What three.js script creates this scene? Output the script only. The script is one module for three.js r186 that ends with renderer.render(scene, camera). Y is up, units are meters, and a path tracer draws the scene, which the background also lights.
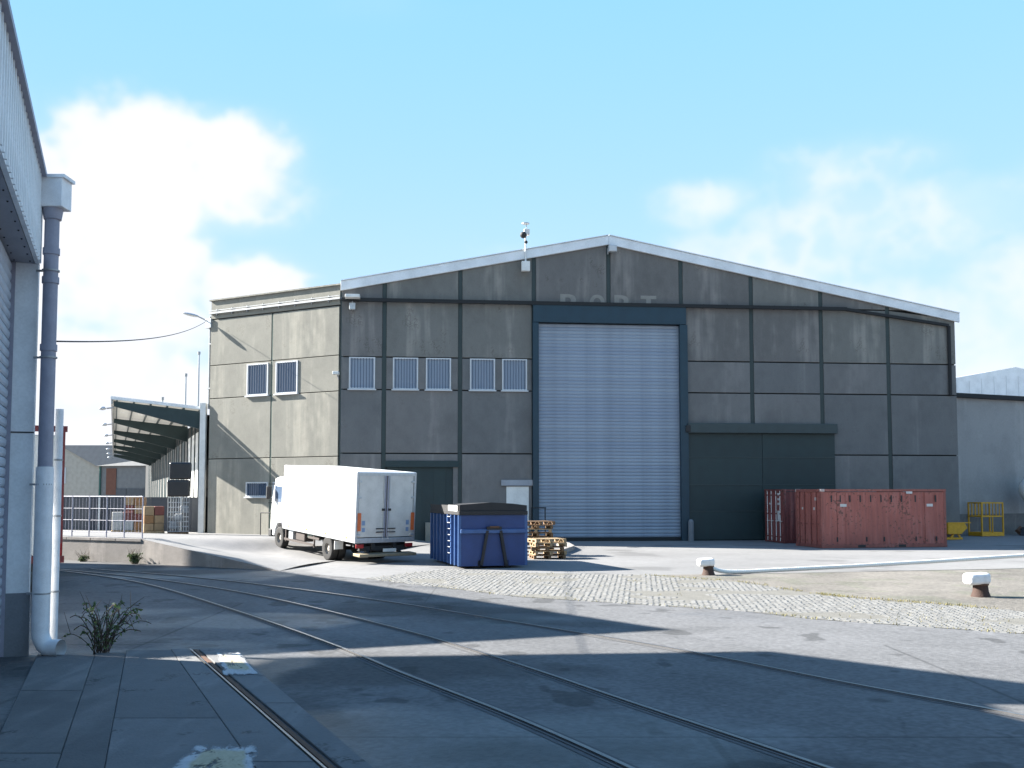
import * as THREE from 'three';
import { mergeGeometries, toCreasedNormals } from 'three/addons/utils/BufferGeometryUtils.js';
import { RoundedBoxGeometry } from 'three/addons/geometries/RoundedBoxGeometry.js';
import { TextGeometry } from 'three/addons/geometries/TextGeometry.js';
import { FontLoader } from 'three/addons/loaders/FontLoader.js';

// ------------------------------------------------------------------ camera, sky, sun, exposure
// World: x right, y up, depth runs along -z.  P(x, depth, y) gives a point.
const W = 1024, H = 768;
const scene = new THREE.Scene();
const camera = new THREE.PerspectiveCamera(2 * Math.atan(384 / 1030) * 180 / Math.PI, W / H, 0.1, 2000);
camera.position.set(0, 2.5, 0);
camera.rotation.set(Math.atan(66 / 1030), 0, 0);
camera.setViewOffset(W, H, 0, -41, W, H);
camera.updateProjectionMatrix();
const SX = 1.7, SZ = 0.5;                 // metres of shadow per metre of height: to the right, and towards the camera
const SUN = new THREE.Vector3(-SX, 1.0, -SZ).normalize();
const sun = new THREE.DirectionalLight(new THREE.Color(1.0, 0.955, 0.88), 5.0);
sun.position.copy(SUN).multiplyScalar(150).add(new THREE.Vector3(0, 0, -30));
sun.target.position.set(0, 0, -30); scene.add(sun, sun.target);
sun.castShadow = true; sun.shadow.mapSize.set(4096, 4096);
Object.assign(sun.shadow.camera, { left: -90, right: 90, top: 90, bottom: -90, near: 1, far: 400 });
const renderer = new THREE.WebGLRenderer({ antialias: true });
renderer.setSize(W, H); renderer.shadowMap.enabled = true;
renderer.toneMapping = THREE.LinearToneMapping;
renderer.toneMappingExposure = 4.35;

// ------------------------------------------------------------------ noise
function rng(seed) { let a = seed >>> 0; return () => { a = (a + 0x6D2B79F5) >>> 0; let t = a; t = Math.imul(t ^ (t >>> 15), t | 1); t ^= t + Math.imul(t ^ (t >>> 7), t | 61); return ((t ^ (t >>> 14)) >>> 0) / 4294967296; }; }
const R = rng(1205);
function hash(x, y, s) { let h = Math.imul(x | 0, 374761393) + Math.imul(y | 0, 668265263) + Math.imul(s | 0, 1274126177); h = Math.imul(h ^ (h >>> 13), 1274126177); h ^= h >>> 16; return (h >>> 0) / 4294967296; }
function vnoise(x, y, s, p, q) {           // value noise, optional period p, q
  const xi = Math.floor(x), yi = Math.floor(y), fx = x - xi, fy = y - yi;
  const u = fx * fx * (3 - 2 * fx), v = fy * fy * (3 - 2 * fy);
  let x0 = xi, x1 = xi + 1, y0 = yi, y1 = yi + 1;
  if (p) { x0 %= p; if (x0 < 0) x0 += p; x1 = x0 + 1 === p ? 0 : x0 + 1; }
  if (q) { y0 %= q; if (y0 < 0) y0 += q; y1 = y0 + 1 === q ? 0 : y0 + 1; }
  const a = hash(x0, y0, s), b = hash(x1, y0, s), c = hash(x0, y1, s), d = hash(x1, y1, s);
  return a + (b - a) * u + (c - a) * v + (a - b - c + d) * u * v;
}
function fbm(x, y, s, o = 5, p = 0, q = 0) { let t = 0, a = 0.5, f = 1, n = 0; for (let i = 0; i < o; i++) { t += a * vnoise(x * f, y * f, s + i * 17, p * f, q * f); n += a; a *= 0.5; f *= 2; } return t / n; }
const sst = (a, b, x) => { const t = Math.min(1, Math.max(0, (x - a) / (b - a))); return t * t * (3 - 2 * t); };
const mix = (a, b, t) => a + (b - a) * t;
const clamp = (x, a, b) => Math.min(b, Math.max(a, x));

// ------------------------------------------------------------------ sky: clear cyan blue, white towards the horizon, cumulus
{
  const w = 2048, h = 1024, d = new Float32Array(w * h * 4), K = 0.232;
  const D2R = Math.PI / 180;
  // cumulus banks in the north-west and thin veils: [azimuth, elevation, half width, half height, density]
  const banks = [[-20.5, 16.5, 4.6, 3.4, 1.15], [-15.5, 17.5, 4.2, 2.6, 1.0], [-24, 14, 4, 4.5, 0.9], [-14.3, 10.6, 3.4, 2.4, 0.95], [-19, 8.5, 6, 2.6, 0.7], [-26, 6, 7, 4, 0.8],
    [10.5, 16, 4.2, 1.3, 0.55], [19, 16.8, 7, 2.1, 0.55], [16, 12.6, 10, 2.6, 0.5], [27, 11, 5, 2.6, 0.65], [3, 12.6, 7, 1.6, 0.34], [25.5, 6, 5, 3, 0.65], [-21, 12, 6, 3.5, 0.85], [-21, 4.5, 8, 5, 0.9], [18, 9, 14, 3.2, 0.62], [21, 14.5, 9, 2.6, 0.66]];
  for (let j = 0; j < h; j++) {
    const el = ((j + 0.5) / h - 0.5) * 180;
    for (let i = 0; i < w; i++) {
      const phi = ((i + 0.5) / w - 0.5) * 360;           // three's equirectangular: -90 is straight ahead (-z)
      let az = phi + 90; if (az > 180) az -= 360;
      const e = Math.max(el, 0);
      const t = 1 - Math.exp(-e / 14);
      let r = mix(0.97, 0.25, t), g = mix(1.06, 0.70, t), b = mix(1.16, 1.16, t);
      const deep = sst(22, 90, e); r = mix(r, 0.10, deep); g = mix(g, 0.22, deep); b = mix(b, 0.72, deep);
      if (el > -2) {
        let c = 0;
        let dens = 0, n1 = 0.5, n2 = 0.5, top = 0, soft = 1;
        for (const [a0, e0, aw, ew, k] of banks) {
          const dx = (az - a0) / aw, dy = (e - e0) / (e > e0 ? ew : ew * 1.5);
          const dd = k * Math.exp(-(dx * dx + dy * dy) * 0.9); if (dd > dens) { dens = dd; top = k > 0.68 ? 0.8 * sst(-0.2, 0.5, dy) : 0; soft = k > 0.68 ? 1 : 0.75; }
        }
        if (dens > 0.01) { n1 = fbm(az / 5 + 40, e / 3.6, 7, 6); n2 = fbm(az / 1.7 + 9, e / 1.4, 31, 5); }
        const bil = 1 - Math.abs(2 * n2 - 1); const q0 = dens + (n1 - 0.5) * 0.8 + (bil - 0.6) * 0.34; c = mix(sst(0.28, 0.85, q0) * soft, sst(0.34, 0.68, q0), top);
        c = Math.max(c, 0.4 * sst(0.15, 0.75, dens + (n1 - 0.5) * 0.6)); c *= Math.min(1, dens * 2.2);
        // the same scattered clouds all round the horizon and thin ones above
        const far = Math.abs(az) > 30 || e > 24 ? Math.max(sst(30, 42, Math.abs(az)), sst(24, 32, e)) : 0;
        if (far > 0) {
          const q = e > 1 ? 1 / Math.tan(Math.max(e, 6) * D2R) : 9;
          const px = Math.cos(az * D2R) * q, py = Math.sin(az * D2R) * q;
          c = Math.max(c, far * 0.6 * sst(0.54, 0.74, fbm(px * 0.9 + 30, py * 0.9 + 60, 77, 6)));
        }
        const v = mix(0.94, 1.02, n2);
        r = mix(r, 1.03 * v, c); g = mix(g, 1.05 * v, c); b = mix(b, 1.12 * v, c);
      }
      const o = (j * w + i) * 4;
      d[o] = r * K; d[o + 1] = g * K; d[o + 2] = b * K; d[o + 3] = 1;
    }
  }
  const sky = new THREE.DataTexture(d, w, h, THREE.RGBAFormat, THREE.FloatType);
  sky.mapping = THREE.EquirectangularReflectionMapping; sky.magFilter = sky.minFilter = THREE.LinearFilter;
  sky.colorSpace = THREE.LinearSRGBColorSpace; sky.needsUpdate = true;
  scene.background = sky; scene.environment = sky;
}

// ------------------------------------------------------------------ textures and materials
function tex(w, h, fn, srgb = true) {
  const d = new Uint8Array(w * h * 4);
  for (let j = 0; j < h; j++) for (let i = 0; i < w; i++) {
    const c = fn(i / w, j / h, i, j), o = (j * w + i) * 4;
    for (let k = 0; k < 3; k++) { const v = clamp(c[k], 0, 1); d[o + k] = Math.round(255 * (srgb ? (v <= 0.0031308 ? v * 12.92 : 1.055 * Math.pow(v, 1 / 2.4) - 0.055) : v)); }
    d[o + 3] = 255;
  }
  const t = new THREE.DataTexture(d, w, h, THREE.RGBAFormat);
  t.wrapS = t.wrapT = THREE.RepeatWrapping; t.magFilter = THREE.LinearFilter; t.minFilter = THREE.LinearMipmapLinearFilter; t.generateMipmaps = true;
  if (srgb) t.colorSpace = THREE.SRGBColorSpace;
  t.needsUpdate = true; return t;
}
function rep(t, u, v) { const c = t.clone(); c.repeat.set(u, v); c.needsUpdate = true; return c; }
const grain = tex(256, 256, (u, v) => { const n = 0.55 * fbm(u * 64, v * 64, 3, 2, 64, 64) + 0.45 * fbm(u * 12, v * 12, 5, 3, 12, 12); return [n, n, n]; }, false);
const mottle = tex(512, 512, (u, v) => { const n = 0.93 + 0.3 * (fbm(u * 6, v * 6, 11, 6, 6, 6) - 0.5) + 0.14 * (fbm(u * 90, v * 90, 12, 2, 90, 90) - 0.5); return [n, n, n * 0.99]; });
const std = (c, o = {}) => { const m = new THREE.MeshStandardMaterial({ roughness: 0.75, ...o }); if (Array.isArray(c)) m.color.setRGB(...c); else m.color.set(c); return m; };
const grained = (c, o = {}, s = 0.4, bs = 0.004) => std(c, { map: rep(mottle, s, s), bumpMap: rep(grain, s * 2, s * 2), bumpScale: bs, ...o });

// weathered precast concrete; streak = light runs of lime, speck = dark lichen
function concreteTex(seed, base, streak, speck, warm) {
  return tex(256, 256, (u, v) => {
    const big = fbm(u * 3, v * 3, seed, 5, 3, 3), mid = fbm(u * 11, v * 9, seed + 3, 4, 11, 9), fine = fbm(u * 120, v * 120, seed + 5, 2, 120, 120);
    const run = fbm(u * 22, v * 2.0, seed + 7, 4, 22, 2), col = fbm(u * 5, v * 1, seed + 9, 3, 5, 1);
    let k = base * (0.74 + 0.34 * big + 0.2 * (mid - 0.5) + 0.14 * (fine - 0.5));
    const s = streak * sst(0.5, 0.78, col * 0.6 + run * 0.4 + 0.12 * (mid - 0.5));
    k *= 1 + 0.75 * s;
    const lich = speck * sst(0.56, 0.72, mid * 0.55 + big * 0.45) * sst(0.4, 0.65, fine);
    k *= 1 - 0.4 * lich;
    const w = warm + 0.05 * s + 0.03 * lich;
    return [k * (1 + w), k, k * (1 - 0.8 * w)];
  });
}
const cBump = { bumpMap: rep(grain, 2, 2), bumpScale: 0.004, roughness: 0.92 };
const concUp = [21, 22, 23].map(s => std([0.97, 1, 0.96], { map: concreteTex(s, 0.178, 0.65, 1, 0.045), ...cBump }));
concUp.push(...concUp.map(m => { const c = m.clone(); c.color.setRGB(0.86, 0.87, 0.87); return c; }));
const concLow = [31, 32, 33].map(s => std([1, 1, 1], { map: concreteTex(s, 0.172, 0.4, 0.5, 0.02), ...cBump }));
concLow.push(...concLow.map(m => { const c = m.clone(); c.color.setRGB(0.87, 0.9, 0.92); return c; }));
const concLit = [41, 42].map(s => std([0.96, 1, 0.92], { map: concreteTex(s, 0.235, 0.45, 0.8, 0.07), ...cBump }));  // cleaner, paler concrete; sunlight on the left wing is also put into its colour
const concDock = std([1, 1, 1], { map: rep(concreteTex(51, 0.27, 0.5, 1, 0.09), 0.4, 0.6), ...cBump });
const M = {
  joint: grained([0.028, 0.045, 0.045], { roughness: 0.6 }),
  jointDark: std([0.02, 0.022, 0.024], { roughness: 0.9 }),
  verge: grained([0.76, 0.79, 0.82], { roughness: 0.45 }, 0.3, 0.001),
  blueFrame: grained([0.007, 0.036, 0.06], { roughness: 0.5 }, 0.5, 0.002),
  greenDoor: grained([0.012, 0.03, 0.034], { roughness: 0.55 }, 0.4, 0.002),
  greenDoorB: grained([0.014, 0.034, 0.038], { roughness: 0.55 }, 0.5, 0.002),
  hood: grained([0.03, 0.05, 0.055], { roughness: 0.5 }, 0.5, 0.002),
  white: grained([0.74, 0.74, 0.72], { roughness: 0.45 }, 0.5, 0.001),
  winFrame: std([0.52, 0.54, 0.56], { roughness: 0.5 }),
  glass: std([0.09, 0.13, 0.2], { roughness: 0.08, metalness: 0.0 }),
  blind: std([0.33, 0.39, 0.48], { roughness: 0.5 }),
  bar: std([0.06, 0.09, 0.14], { roughness: 0.5 }),
  steel: grained([0.35, 0.36, 0.37], { roughness: 0.45, metalness: 0.6 }, 2, 0.001),
  galv: grained([0.5, 0.52, 0.54], { roughness: 0.45, metalness: 0.5 }, 2, 0.001),
  dark: std([0.02, 0.02, 0.022], { roughness: 0.7 }),
  rubber: grained([0.022, 0.021, 0.021], { roughness: 0.85 }, 3, 0.003),
  rust: grained([0.12, 0.06, 0.035], { roughness: 0.85 }, 2, 0.003),
  roof: grained([0.2, 0.2, 0.2], { roughness: 0.9 }),
  pipeGrey: grained([0.3, 0.3, 0.37], { roughness: 0.5 }, 1.2, 0.001),
  pipeWhite: grained([0.8, 0.8, 0.82], { roughness: 0.45 }, 1.2, 0.001),
  cladding: grained([0.84, 0.86, 0.88], { roughness: 0.42 }, 0.4, 0.001),
  yellow: grained([0.62, 0.32, 0.015], { roughness: 0.55 }, 1.5, 0.002),
  plinth: grained([0.2, 0.21, 0.23], { roughness: 0.85 }),
  letter: grained([0.27, 0.262, 0.24], { roughness: 0.9 }, 0.8, 0.003),
  wood: std([1, 1, 1], { roughness: 0.85, map: tex(128, 256, (u, v) => { const n = fbm(u * 30, v * 3, 61, 4, 30, 3), m = fbm(u * 4, v * 2, 62, 3, 4, 2); const k = 0.55 + 0.5 * n + 0.5 * (m - 0.5); return [0.50 * k, 0.36 * k, 0.21 * k]; }) }),
};
M.woodOld = M.wood.clone(); M.woodOld.color.setRGB(0.5, 0.42, 0.38);

// ------------------------------------------------------------------ building helpers
const P = (x, z, y = 0) => new THREE.Vector3(x, y, -z);
const taken = {};
function numbered(n) { const k = taken[n] = (taken[n] ?? -1) + 1; return k ? `${n}_${String(k).padStart(3, '0')}` : n; }
function sh(o) { o.traverse(c => { if (c.isMesh) { c.castShadow = true; c.receiveShadow = true; } }); return o; }
function tag(o, label, category, group, kind) { if (label) o.userData.label = label; if (category) o.userData.category = category; if (group) o.userData.group = group; if (kind) o.userData.kind = kind; return o; }
function thing(name, label, category, pos = P(0, 0), turn = 0, group) { const o = new THREE.Group(); o.name = numbered(name); o.position.copy(pos); o.rotation.y = turn; scene.add(o); return tag(o, label, category, group); }
function structure(name, label, category) { const o = new THREE.Group(); o.name = name; scene.add(o); return tag(o, label, category, null, 'structure'); }
function uvm(g) {            // uv in metres from the dominant axis of each normal
  if (g.index) g = g.toNonIndexed();
  const p = g.attributes.position, n = g.attributes.normal, uv = new Float32Array(p.count * 2);
  for (let i = 0; i < p.count; i++) {
    const ax = Math.abs(n.getX(i)), ay = Math.abs(n.getY(i)), az = Math.abs(n.getZ(i));
    let a, b; if (ay >= ax && ay >= az) { a = p.getX(i); b = p.getZ(i); } else if (ax >= az) { a = p.getZ(i); b = p.getY(i); } else { a = p.getX(i); b = p.getY(i); }
    uv[i * 2] = a; uv[i * 2 + 1] = b;
  }
  g.setAttribute('uv', new THREE.BufferAttribute(uv, 2)); return g;
}
function clean(g) { if (g.index) g = g.toNonIndexed(); for (const k of Object.keys(g.attributes)) if (!['position', 'normal', 'uv'].includes(k)) g.deleteAttribute(k); g.clearGroups?.(); return g; }
function bx(w, h, d, x = 0, y = 0, z = 0, r = 0) { const g = r ? new RoundedBoxGeometry(w, h, d, 2, r) : new THREE.BoxGeometry(w, h, d); g.translate(x, y, z); return uvm(g); }
function bar(a, b, w, h = w) {      // a square bar from a to b
  const v = new THREE.Vector3().subVectors(b, a), g = new THREE.BoxGeometry(w, h, v.length());
  const m = new THREE.Matrix4().lookAt(b, a, Math.abs(v.clone().normalize().y) > 0.99 ? new THREE.Vector3(1, 0, 0) : new THREE.Vector3(0, 1, 0));
  g.applyMatrix4(m).translate((a.x + b.x) / 2, (a.y + b.y) / 2, (a.z + b.z) / 2); return uvm(g);
}
function rod(a, b, r0, r1 = r0, seg = 10) {
  const v = new THREE.Vector3().subVectors(b, a), g = new THREE.CylinderGeometry(r1, r0, v.length(), seg);
  g.applyQuaternion(new THREE.Quaternion().setFromUnitVectors(new THREE.Vector3(0, 1, 0), v.clone().normalize())).translate((a.x + b.x) / 2, (a.y + b.y) / 2, (a.z + b.z) / 2); return uvm(g);
}
const tube = (pts, r, seg = 24, rs = 8) => uvm(new THREE.TubeGeometry(new THREE.CatmullRomCurve3(pts), seg, r, rs));
const V = (x, y, z) => new THREE.Vector3(x, y, z);
function part(name, geos, m, parent, frame) {
  geos = Array.isArray(geos) ? geos : [geos];
  const g = geos.length > 1 ? mergeGeometries(geos.map(clean)) : geos[0];
  const o = new THREE.Mesh(g, m); o.name = name; parent.add(o);
  if (frame) { frame.decompose(o.position, o.quaternion, o.scale); }
  return o;
}
function group(name, parent, frame) { const o = new THREE.Group(); o.name = name; parent.add(o); if (frame) frame.decompose(o.position, o.quaternion, o.scale); return o; }
function single(name, label, category, geos, m, pos, turn, grp) { const g = Array.isArray(geos) && geos.length > 1 ? mergeGeometries(geos.map(clean)) : (Array.isArray(geos) ? geos[0] : geos); const o = new THREE.Mesh(g, m); o.name = numbered(name); if (pos) o.position.copy(pos); if (turn) o.rotation.y = turn; scene.add(o); return tag(o, label, category, grp); }
function poly(pts, depth, bevel = 0) { // extrude a polygon given in x,y along +z
  const s = new THREE.Shape(pts.map(p => new THREE.Vector2(p[0], p[1])));
  return clean(new THREE.ExtrudeGeometry(s, { depth, bevelEnabled: bevel > 0, bevelSize: bevel, bevelThickness: bevel, bevelSegments: 1, bevelOffset: -bevel }));
}
function sheet(pts, y, thick = 0) {  // ground polygon of [x, depth] at height y (with thickness below it)
  const s = new THREE.Shape(pts.map(p => new THREE.Vector2(p[0], p[1])));
  let g = thick ? new THREE.ExtrudeGeometry(s, { depth: thick, bevelEnabled: true, bevelSize: 0.008, bevelThickness: 0.008, bevelSegments: 1, bevelOffset: -0.008 }) : new THREE.ShapeGeometry(s);
  g = clean(g); g.rotateX(-Math.PI / 2); g.translate(0, y - (thick ? thick + 0.008 : 0), 0); g.computeVertexNormals(); return uvm(g);
}
function quads(list) {   // list of [a,b,c,d] Vector3, both sides are drawn
  const p = []; for (const q of list) { const t = q.length === 3 ? [0, 1, 2] : [0, 1, 2, 0, 2, 3]; for (const i of t) p.push(q[i].x, q[i].y, q[i].z); }
  const g = new THREE.BufferGeometry(); g.setAttribute('position', new THREE.Float32BufferAttribute(p, 3)); g.computeVertexNormals(); return uvm(g);
}
const rad = d => d * Math.PI / 180;

// ------------------------------------------------------------------ ground
{
  const yardMap = tex(1024, 1024, (u, v) => {          // 60 m a side
    const big = fbm(u * 7, v * 7, 201, 5, 7, 7), mid = fbm(u * 40, v * 40, 205, 4, 40, 40), fine = fbm(u * 512, v * 512, 209, 1, 512, 512);
    let k = 0.198 * (0.8 + 0.4 * (big - 0.5) + 0.22 * (mid - 0.5) + 0.16 * (fine - 0.5) + 0.1);
    const oil = sst(0.62, 0.74, fbm(u * 26, v * 26, 213, 4, 26, 26)); k *= 1 - 0.28 * oil;
    return [k * 1.015, k, k * 0.985];
  });
  const yardMat = std([1, 1, 1], { map: rep(yardMap, 1 / 60, 1 / 60), bumpMap: rep(grain, 0.7, 0.7), bumpScale: 0.006, roughness: 0.9 });
  const g = uvm(new THREE.PlaneGeometry(1200, 1200).rotateX(-Math.PI / 2));
  const o = part('ground', g, yardMat, scene); o.position.set(0, 0, -200); tag(o, 'pale worn concrete yard in front of the big hall', 'ground', null, 'structure');

  const roadMap = tex(1536, 1536, (u, v) => {          // 44 m a side
    const big = fbm(u * 6, v * 6, 301, 4, 6, 6), mid = fbm(u * 34, v * 34, 305, 4, 34, 34), fine = fbm(u * 1024, v * 1024, 309, 1, 1024, 1024);
    let k = 0.118 * (0.9 + 0.5 * (big - 0.5) + 0.3 * (mid - 0.5) + 0.5 * (fine - 0.5));
    const pe = (u * 0.86 - v * 0.5) * 44, al = (u * 0.5 + v * 0.86) * 44; k *= 1 + 0.34 * (fbm(pe * 1.3, al * 0.07, 331, 4) - 0.5);   // wheel-worn bands along the track
    k *= 1 - 0.45 * sst(0.7, 0.76, fbm(u * 60, v * 60, 337, 3, 60, 60));                                   // oil drips
    if (fbm(u * 90, v * 90, 341, 1, 90, 90) > 0.975) k *= 1.25;                                              // pale grit
    const damp = sst(0.55, 0.66, fbm(u * 9 + 3, v * 13, 313, 5, 9, 13)); k *= 1 - 0.48 * damp;      // damp patches, sharp outline
    const cu = Math.floor(u * 11), cv = Math.floor(v * 7), hp = hash(cu, cv, 317), fu = u * 11 - cu, fv = v * 7 - cv; if (hp > 0.66) { k *= 0.82 + 0.26 * (hp - 0.66) * 3; if (fu < 0.012 || fv < 0.008 || fu > 0.988 || fv > 0.992) k *= 0.6; }                        // relaid squares
    const crack = Math.abs(fbm(u * 12, v * 12, 321, 5, 12, 12) - 0.5); k *= crack < 0.0028 && big > 0.52 ? 0.78 : 1;
    return [k, k * 1.0, k * 1.02];
  });
  const wetRough = tex(512, 512, (u, v) => { const n = 0.9 - 0.35 * sst(0.55, 0.66, fbm(u * 9 + 3, v * 13, 313, 5, 9, 13)); return [n, n, n]; }, false);
  const roadT = rep(roadMap, 1 / 44, 1 / 44); roadT.offset.set(0.5, 0.1);
  const roadMat = std([1, 1, 1], { map: roadT, roughnessMap: rep(wetRough, 1 / 44, 1 / 44), roughness: 1, bumpMap: rep(grain, 1.1, 1.1), bumpScale: 0.006 });
  const road = part('road', sheet([[-60, 70], [-30, 44.5], [-24, 41.5], [-12.78, 35.8], [-7.2, 32.4], [-4.2, 29.6], [-2.4, 27.6], [0.2, 24.5], [4.76, 21.7], [6.0, 20.2], [9, 18.2], [16, 14], [40, 4], [40, -20], [-40, -20], [-60, 20]], 0.004), roadMat, scene);
  tag(road, 'grey patched asphalt crossed by the tram rails', 'road', null, 'structure');

  const dirtMap = tex(1024, 1024, (u, v) => {
    const big = fbm(u * 9, v * 9, 401, 5, 9, 9), fine = fbm(u * 200, v * 200, 405, 3, 200, 200);
    const k = 0.185 * (0.8 + 0.7 * (big - 0.5) + 0.6 * (fine - 0.5)); const moss = sst(0.56, 0.7, fbm(u * 20, v * 20, 409, 4, 20, 20)) * 0.3;
    return [k * (1.06 - moss * 0.4), k * (0.97 - moss * 0.2), k * (0.84 - moss * 0.4)];
  });
  const dirt = part('dirt_verge', sheet([[3.9, 30.9], [6.9, 31.25], [16.66, 33.6], [40, 39], [40, 10], [10.7, 21.4], [9.4, 22.9], [7.9, 24.2], [7.2, 25.4], [6.2, 28.4]], 0.004), std([1, 1, 1], { map: rep(dirtMap, 1 / 14, 1 / 14), bumpMap: rep(grain, 1.2, 1.2), bumpScale: 0.02, roughness: 0.97 }), scene);
  tag(dirt, 'sandy beige hardstanding around the bollards', 'ground', null, 'structure');
}
// setts: a paved band between the asphalt and the sandy ground
{
  const up = [[-2.2, 33.2], [1.0, 31.6], [3.82, 30.94], [6.28, 28.57], [7.29, 25.51], [7.94, 24.32], [9.36, 23.04], [10.6, 21.53], [14, 18.2], [20, 13]];
  const lo = [[-4.2, 29.7], [-2.45, 27.67], [0.19, 24.55], [4.76, 21.71], [6.04, 20.2], [8.97, 18.24], [16, 14], [20, 11.5]];
  const bed = part('sett_bed', sheet([...lo, ...[...up].reverse()], 0.008), grained([0.16, 0.153, 0.135], { roughness: 0.97 }, 0.8, 0.01), scene);
  tag(bed, 'earthy bed showing between the paving setts', 'ground', null, 'structure');
  const ring = [...lo, ...[...up].reverse()];
  const inside = (x, z) => { let c = false; for (let i = 0, j = ring.length - 1; i < ring.length; j = i++) { const [xi, zi] = ring[i], [xj, zj] = ring[j]; if ((zi > z) !== (zj > z) && x < (xj - xi) * (z - zi) / (zj - zi) + xi) c = !c; } return c; };
  const g = new RoundedBoxGeometry(0.15, 0.04, 0.115, 2, 0.016);
  const mats = []; const r = rng(77), ca = Math.cos(rad(-40)), sa = Math.sin(rad(-40));
  for (let i = -180; i < 180; i++) for (let j = -160; j < 160; j++) {
    const a = i * 0.163 + (j & 1) * 0.08, b = j * 0.126; const x = 5 + a * ca - b * sa, z = 24 + a * sa + b * ca;
    if (!inside(x, z)) continue;
    if (fbm(x * 0.9, z * 0.9, 91, 5) > 0.6) continue;            // sunk under dirt
    mats.push([x, z, r(), r(), r()]);
  }
  const im = new THREE.InstancedMesh(g, std([1, 1, 1], { roughness: 0.85, bumpMap: rep(grain, 1, 1), bumpScale: 0.003 }), mats.length);
  const m4 = new THREE.Matrix4(), q = new THREE.Quaternion(), e = new THREE.Euler(), col = new THREE.Color();
  mats.forEach(([x, z, a, b, c], k) => {
    q.setFromEuler(e.set((a - 0.5) * 0.08, rad(-40) + (b - 0.5) * 0.16, (c - 0.5) * 0.08));
    m4.compose(V(x + (a - 0.5) * 0.02, -0.0095 + 0.008 * b, -z + (c - 0.5) * 0.02), q, V(0.9 + 0.12 * c, 1, 0.9 + 0.14 * a)); im.setMatrixAt(k, m4);
    const t = 0.15 + 0.05 * c, w = 0.07 * a; im.setColorAt(k, col.setRGB(t * (1 + 0.5 * w), t, t * (0.97 - 0.6 * w)));
  });
  im.name = 'paving_setts'; scene.add(tag(im, 'weathered granite setts in a broad band across the yard', 'setts', null, 'stuff'));
  // grass in the joints along the edges
  const blade = new THREE.BufferGeometry(); blade.setAttribute('position', new THREE.Float32BufferAttribute([-0.008, 0, 0, 0.008, 0, 0, 0, 0.1, 0.03, 0, 0, -0.008, 0, 0, 0.008, 0.03, 0.08, 0], 3)); blade.computeVertexNormals();
  const spots = [];
  const along = (pts, n, wob) => { for (let k = 0; k < n; k++) { const t = r() * (pts.length - 1), i = Math.floor(t), f = t - i; const x = mix(pts[i][0], pts[i + 1][0], f), z = mix(pts[i][1], pts[i + 1][1], f); const dens = fbm(x * 1.6, z * 1.6, 55, 3); if (dens < 0.42) continue; spots.push([x + (r() + r() - 1) * wob, z + (r() + r() - 1) * wob]); } };
  along(up.slice(2), 1500, 0.26); along(lo, 500, 0.25);
  for (let k = 0; k < 3800; k++) { const x = -4 + r() * 20, z = 14 + r() * 18; if (inside(x, z) && fbm(x * 0.8, z * 0.8, 58, 4) > 0.56) spots.push([x, z]); }
  const ig = new THREE.InstancedMesh(blade, std([1, 1, 1], { roughness: 0.9, side: THREE.DoubleSide }), spots.length);
  spots.forEach(([x, z], k) => { const s = 0.25 + r() * 0.45; q.setFromEuler(e.set((r() - 0.5) * 0.9, r() * 6.3, (r() - 0.5) * 0.9)); m4.compose(V(x, 0.006, -z), q, V(s * 1.6, s, s * 1.6)); ig.setMatrixAt(k, m4); const y = r(); ig.setColorAt(k, col.setRGB(0.16 + 0.16 * y, 0.15 + 0.12 * y, 0.06 + 0.05 * y)); });
  ig.name = 'joint_grass'; scene.add(tag(ig, 'dry yellow green grass growing in the joints of the setts', 'grass', null, 'stuff'));
}

// ------------------------------------------------------------------ rails
function railLine(pts, label, w = 0.052) {
  const c = new THREE.CatmullRomCurve3(pts.map(([x, z]) => P(x, z, 0)), false, 'centripetal'), n = 90;
  const strip = (o0, o1, y) => { const q = []; for (let i = 0; i < n; i++) { const a = c.getPointAt(i / n), b = c.getPointAt((i + 1) / n), ta = c.getTangentAt(i / n), tb = c.getTangentAt((i + 1) / n); const s = (p, t, o) => V(p.x - t.z * o, y, p.z + t.x * o); q.push([s(a, ta, o0), s(a, ta, o1), s(b, tb, o1), s(b, tb, o0)]); } return q; };
  const edge = (o, y0, y1) => { const a = strip(o, o, y0), b = strip(o, o, y1); return a.map((k, i) => [k[0], b[i][0], b[i][3], k[3]]); };
  const t = thing('rail', label, 'rail', P(0, 0), 0, 'steel rails let into the road');
  part('rail_head', quads([...strip(-w, 0, 0.02), ...edge(-w, 0.0, 0.02), ...edge(0, 0.0, 0.02)]), M.railSteel, t);
  part('flange_groove', quads(strip(0, 0.05, 0.0075)), M.grooveDirt, t);
  part('guard_lip', quads([...strip(0.05, 0.075, 0.018), ...edge(0.05, 0.0, 0.018), ...edge(0.075, 0.0, 0.018)]), M.filler, t);
  part('filler_strip', quads([...strip(-w - 0.06, -w, 0.0085), ...strip(0.075, 0.14, 0.0085)]), M.filler, t);
}
M.railSteel = grained([0.26, 0.25, 0.25], { roughness: 0.35, metalness: 0.75 }, 3, 0.001);
M.grooveDirt = std([0.025, 0.022, 0.02], { roughness: 1 });
M.filler = grained([0.1, 0.1, 0.104], { roughness: 0.95 }, 1.3, 0.006);
railLine([[-22, 37.4], [-15.5, 33.5], [-10.66, 28.89], [-5.8, 21.71], [-2.65, 16.42], [-1.57, 14.37], [-0.02, 11.6], [1.02, 9.49], [3.2, 4.5], [4.6, 0]], 'nearest tram rail, running from the dock to the bottom middle of the picture');
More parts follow.
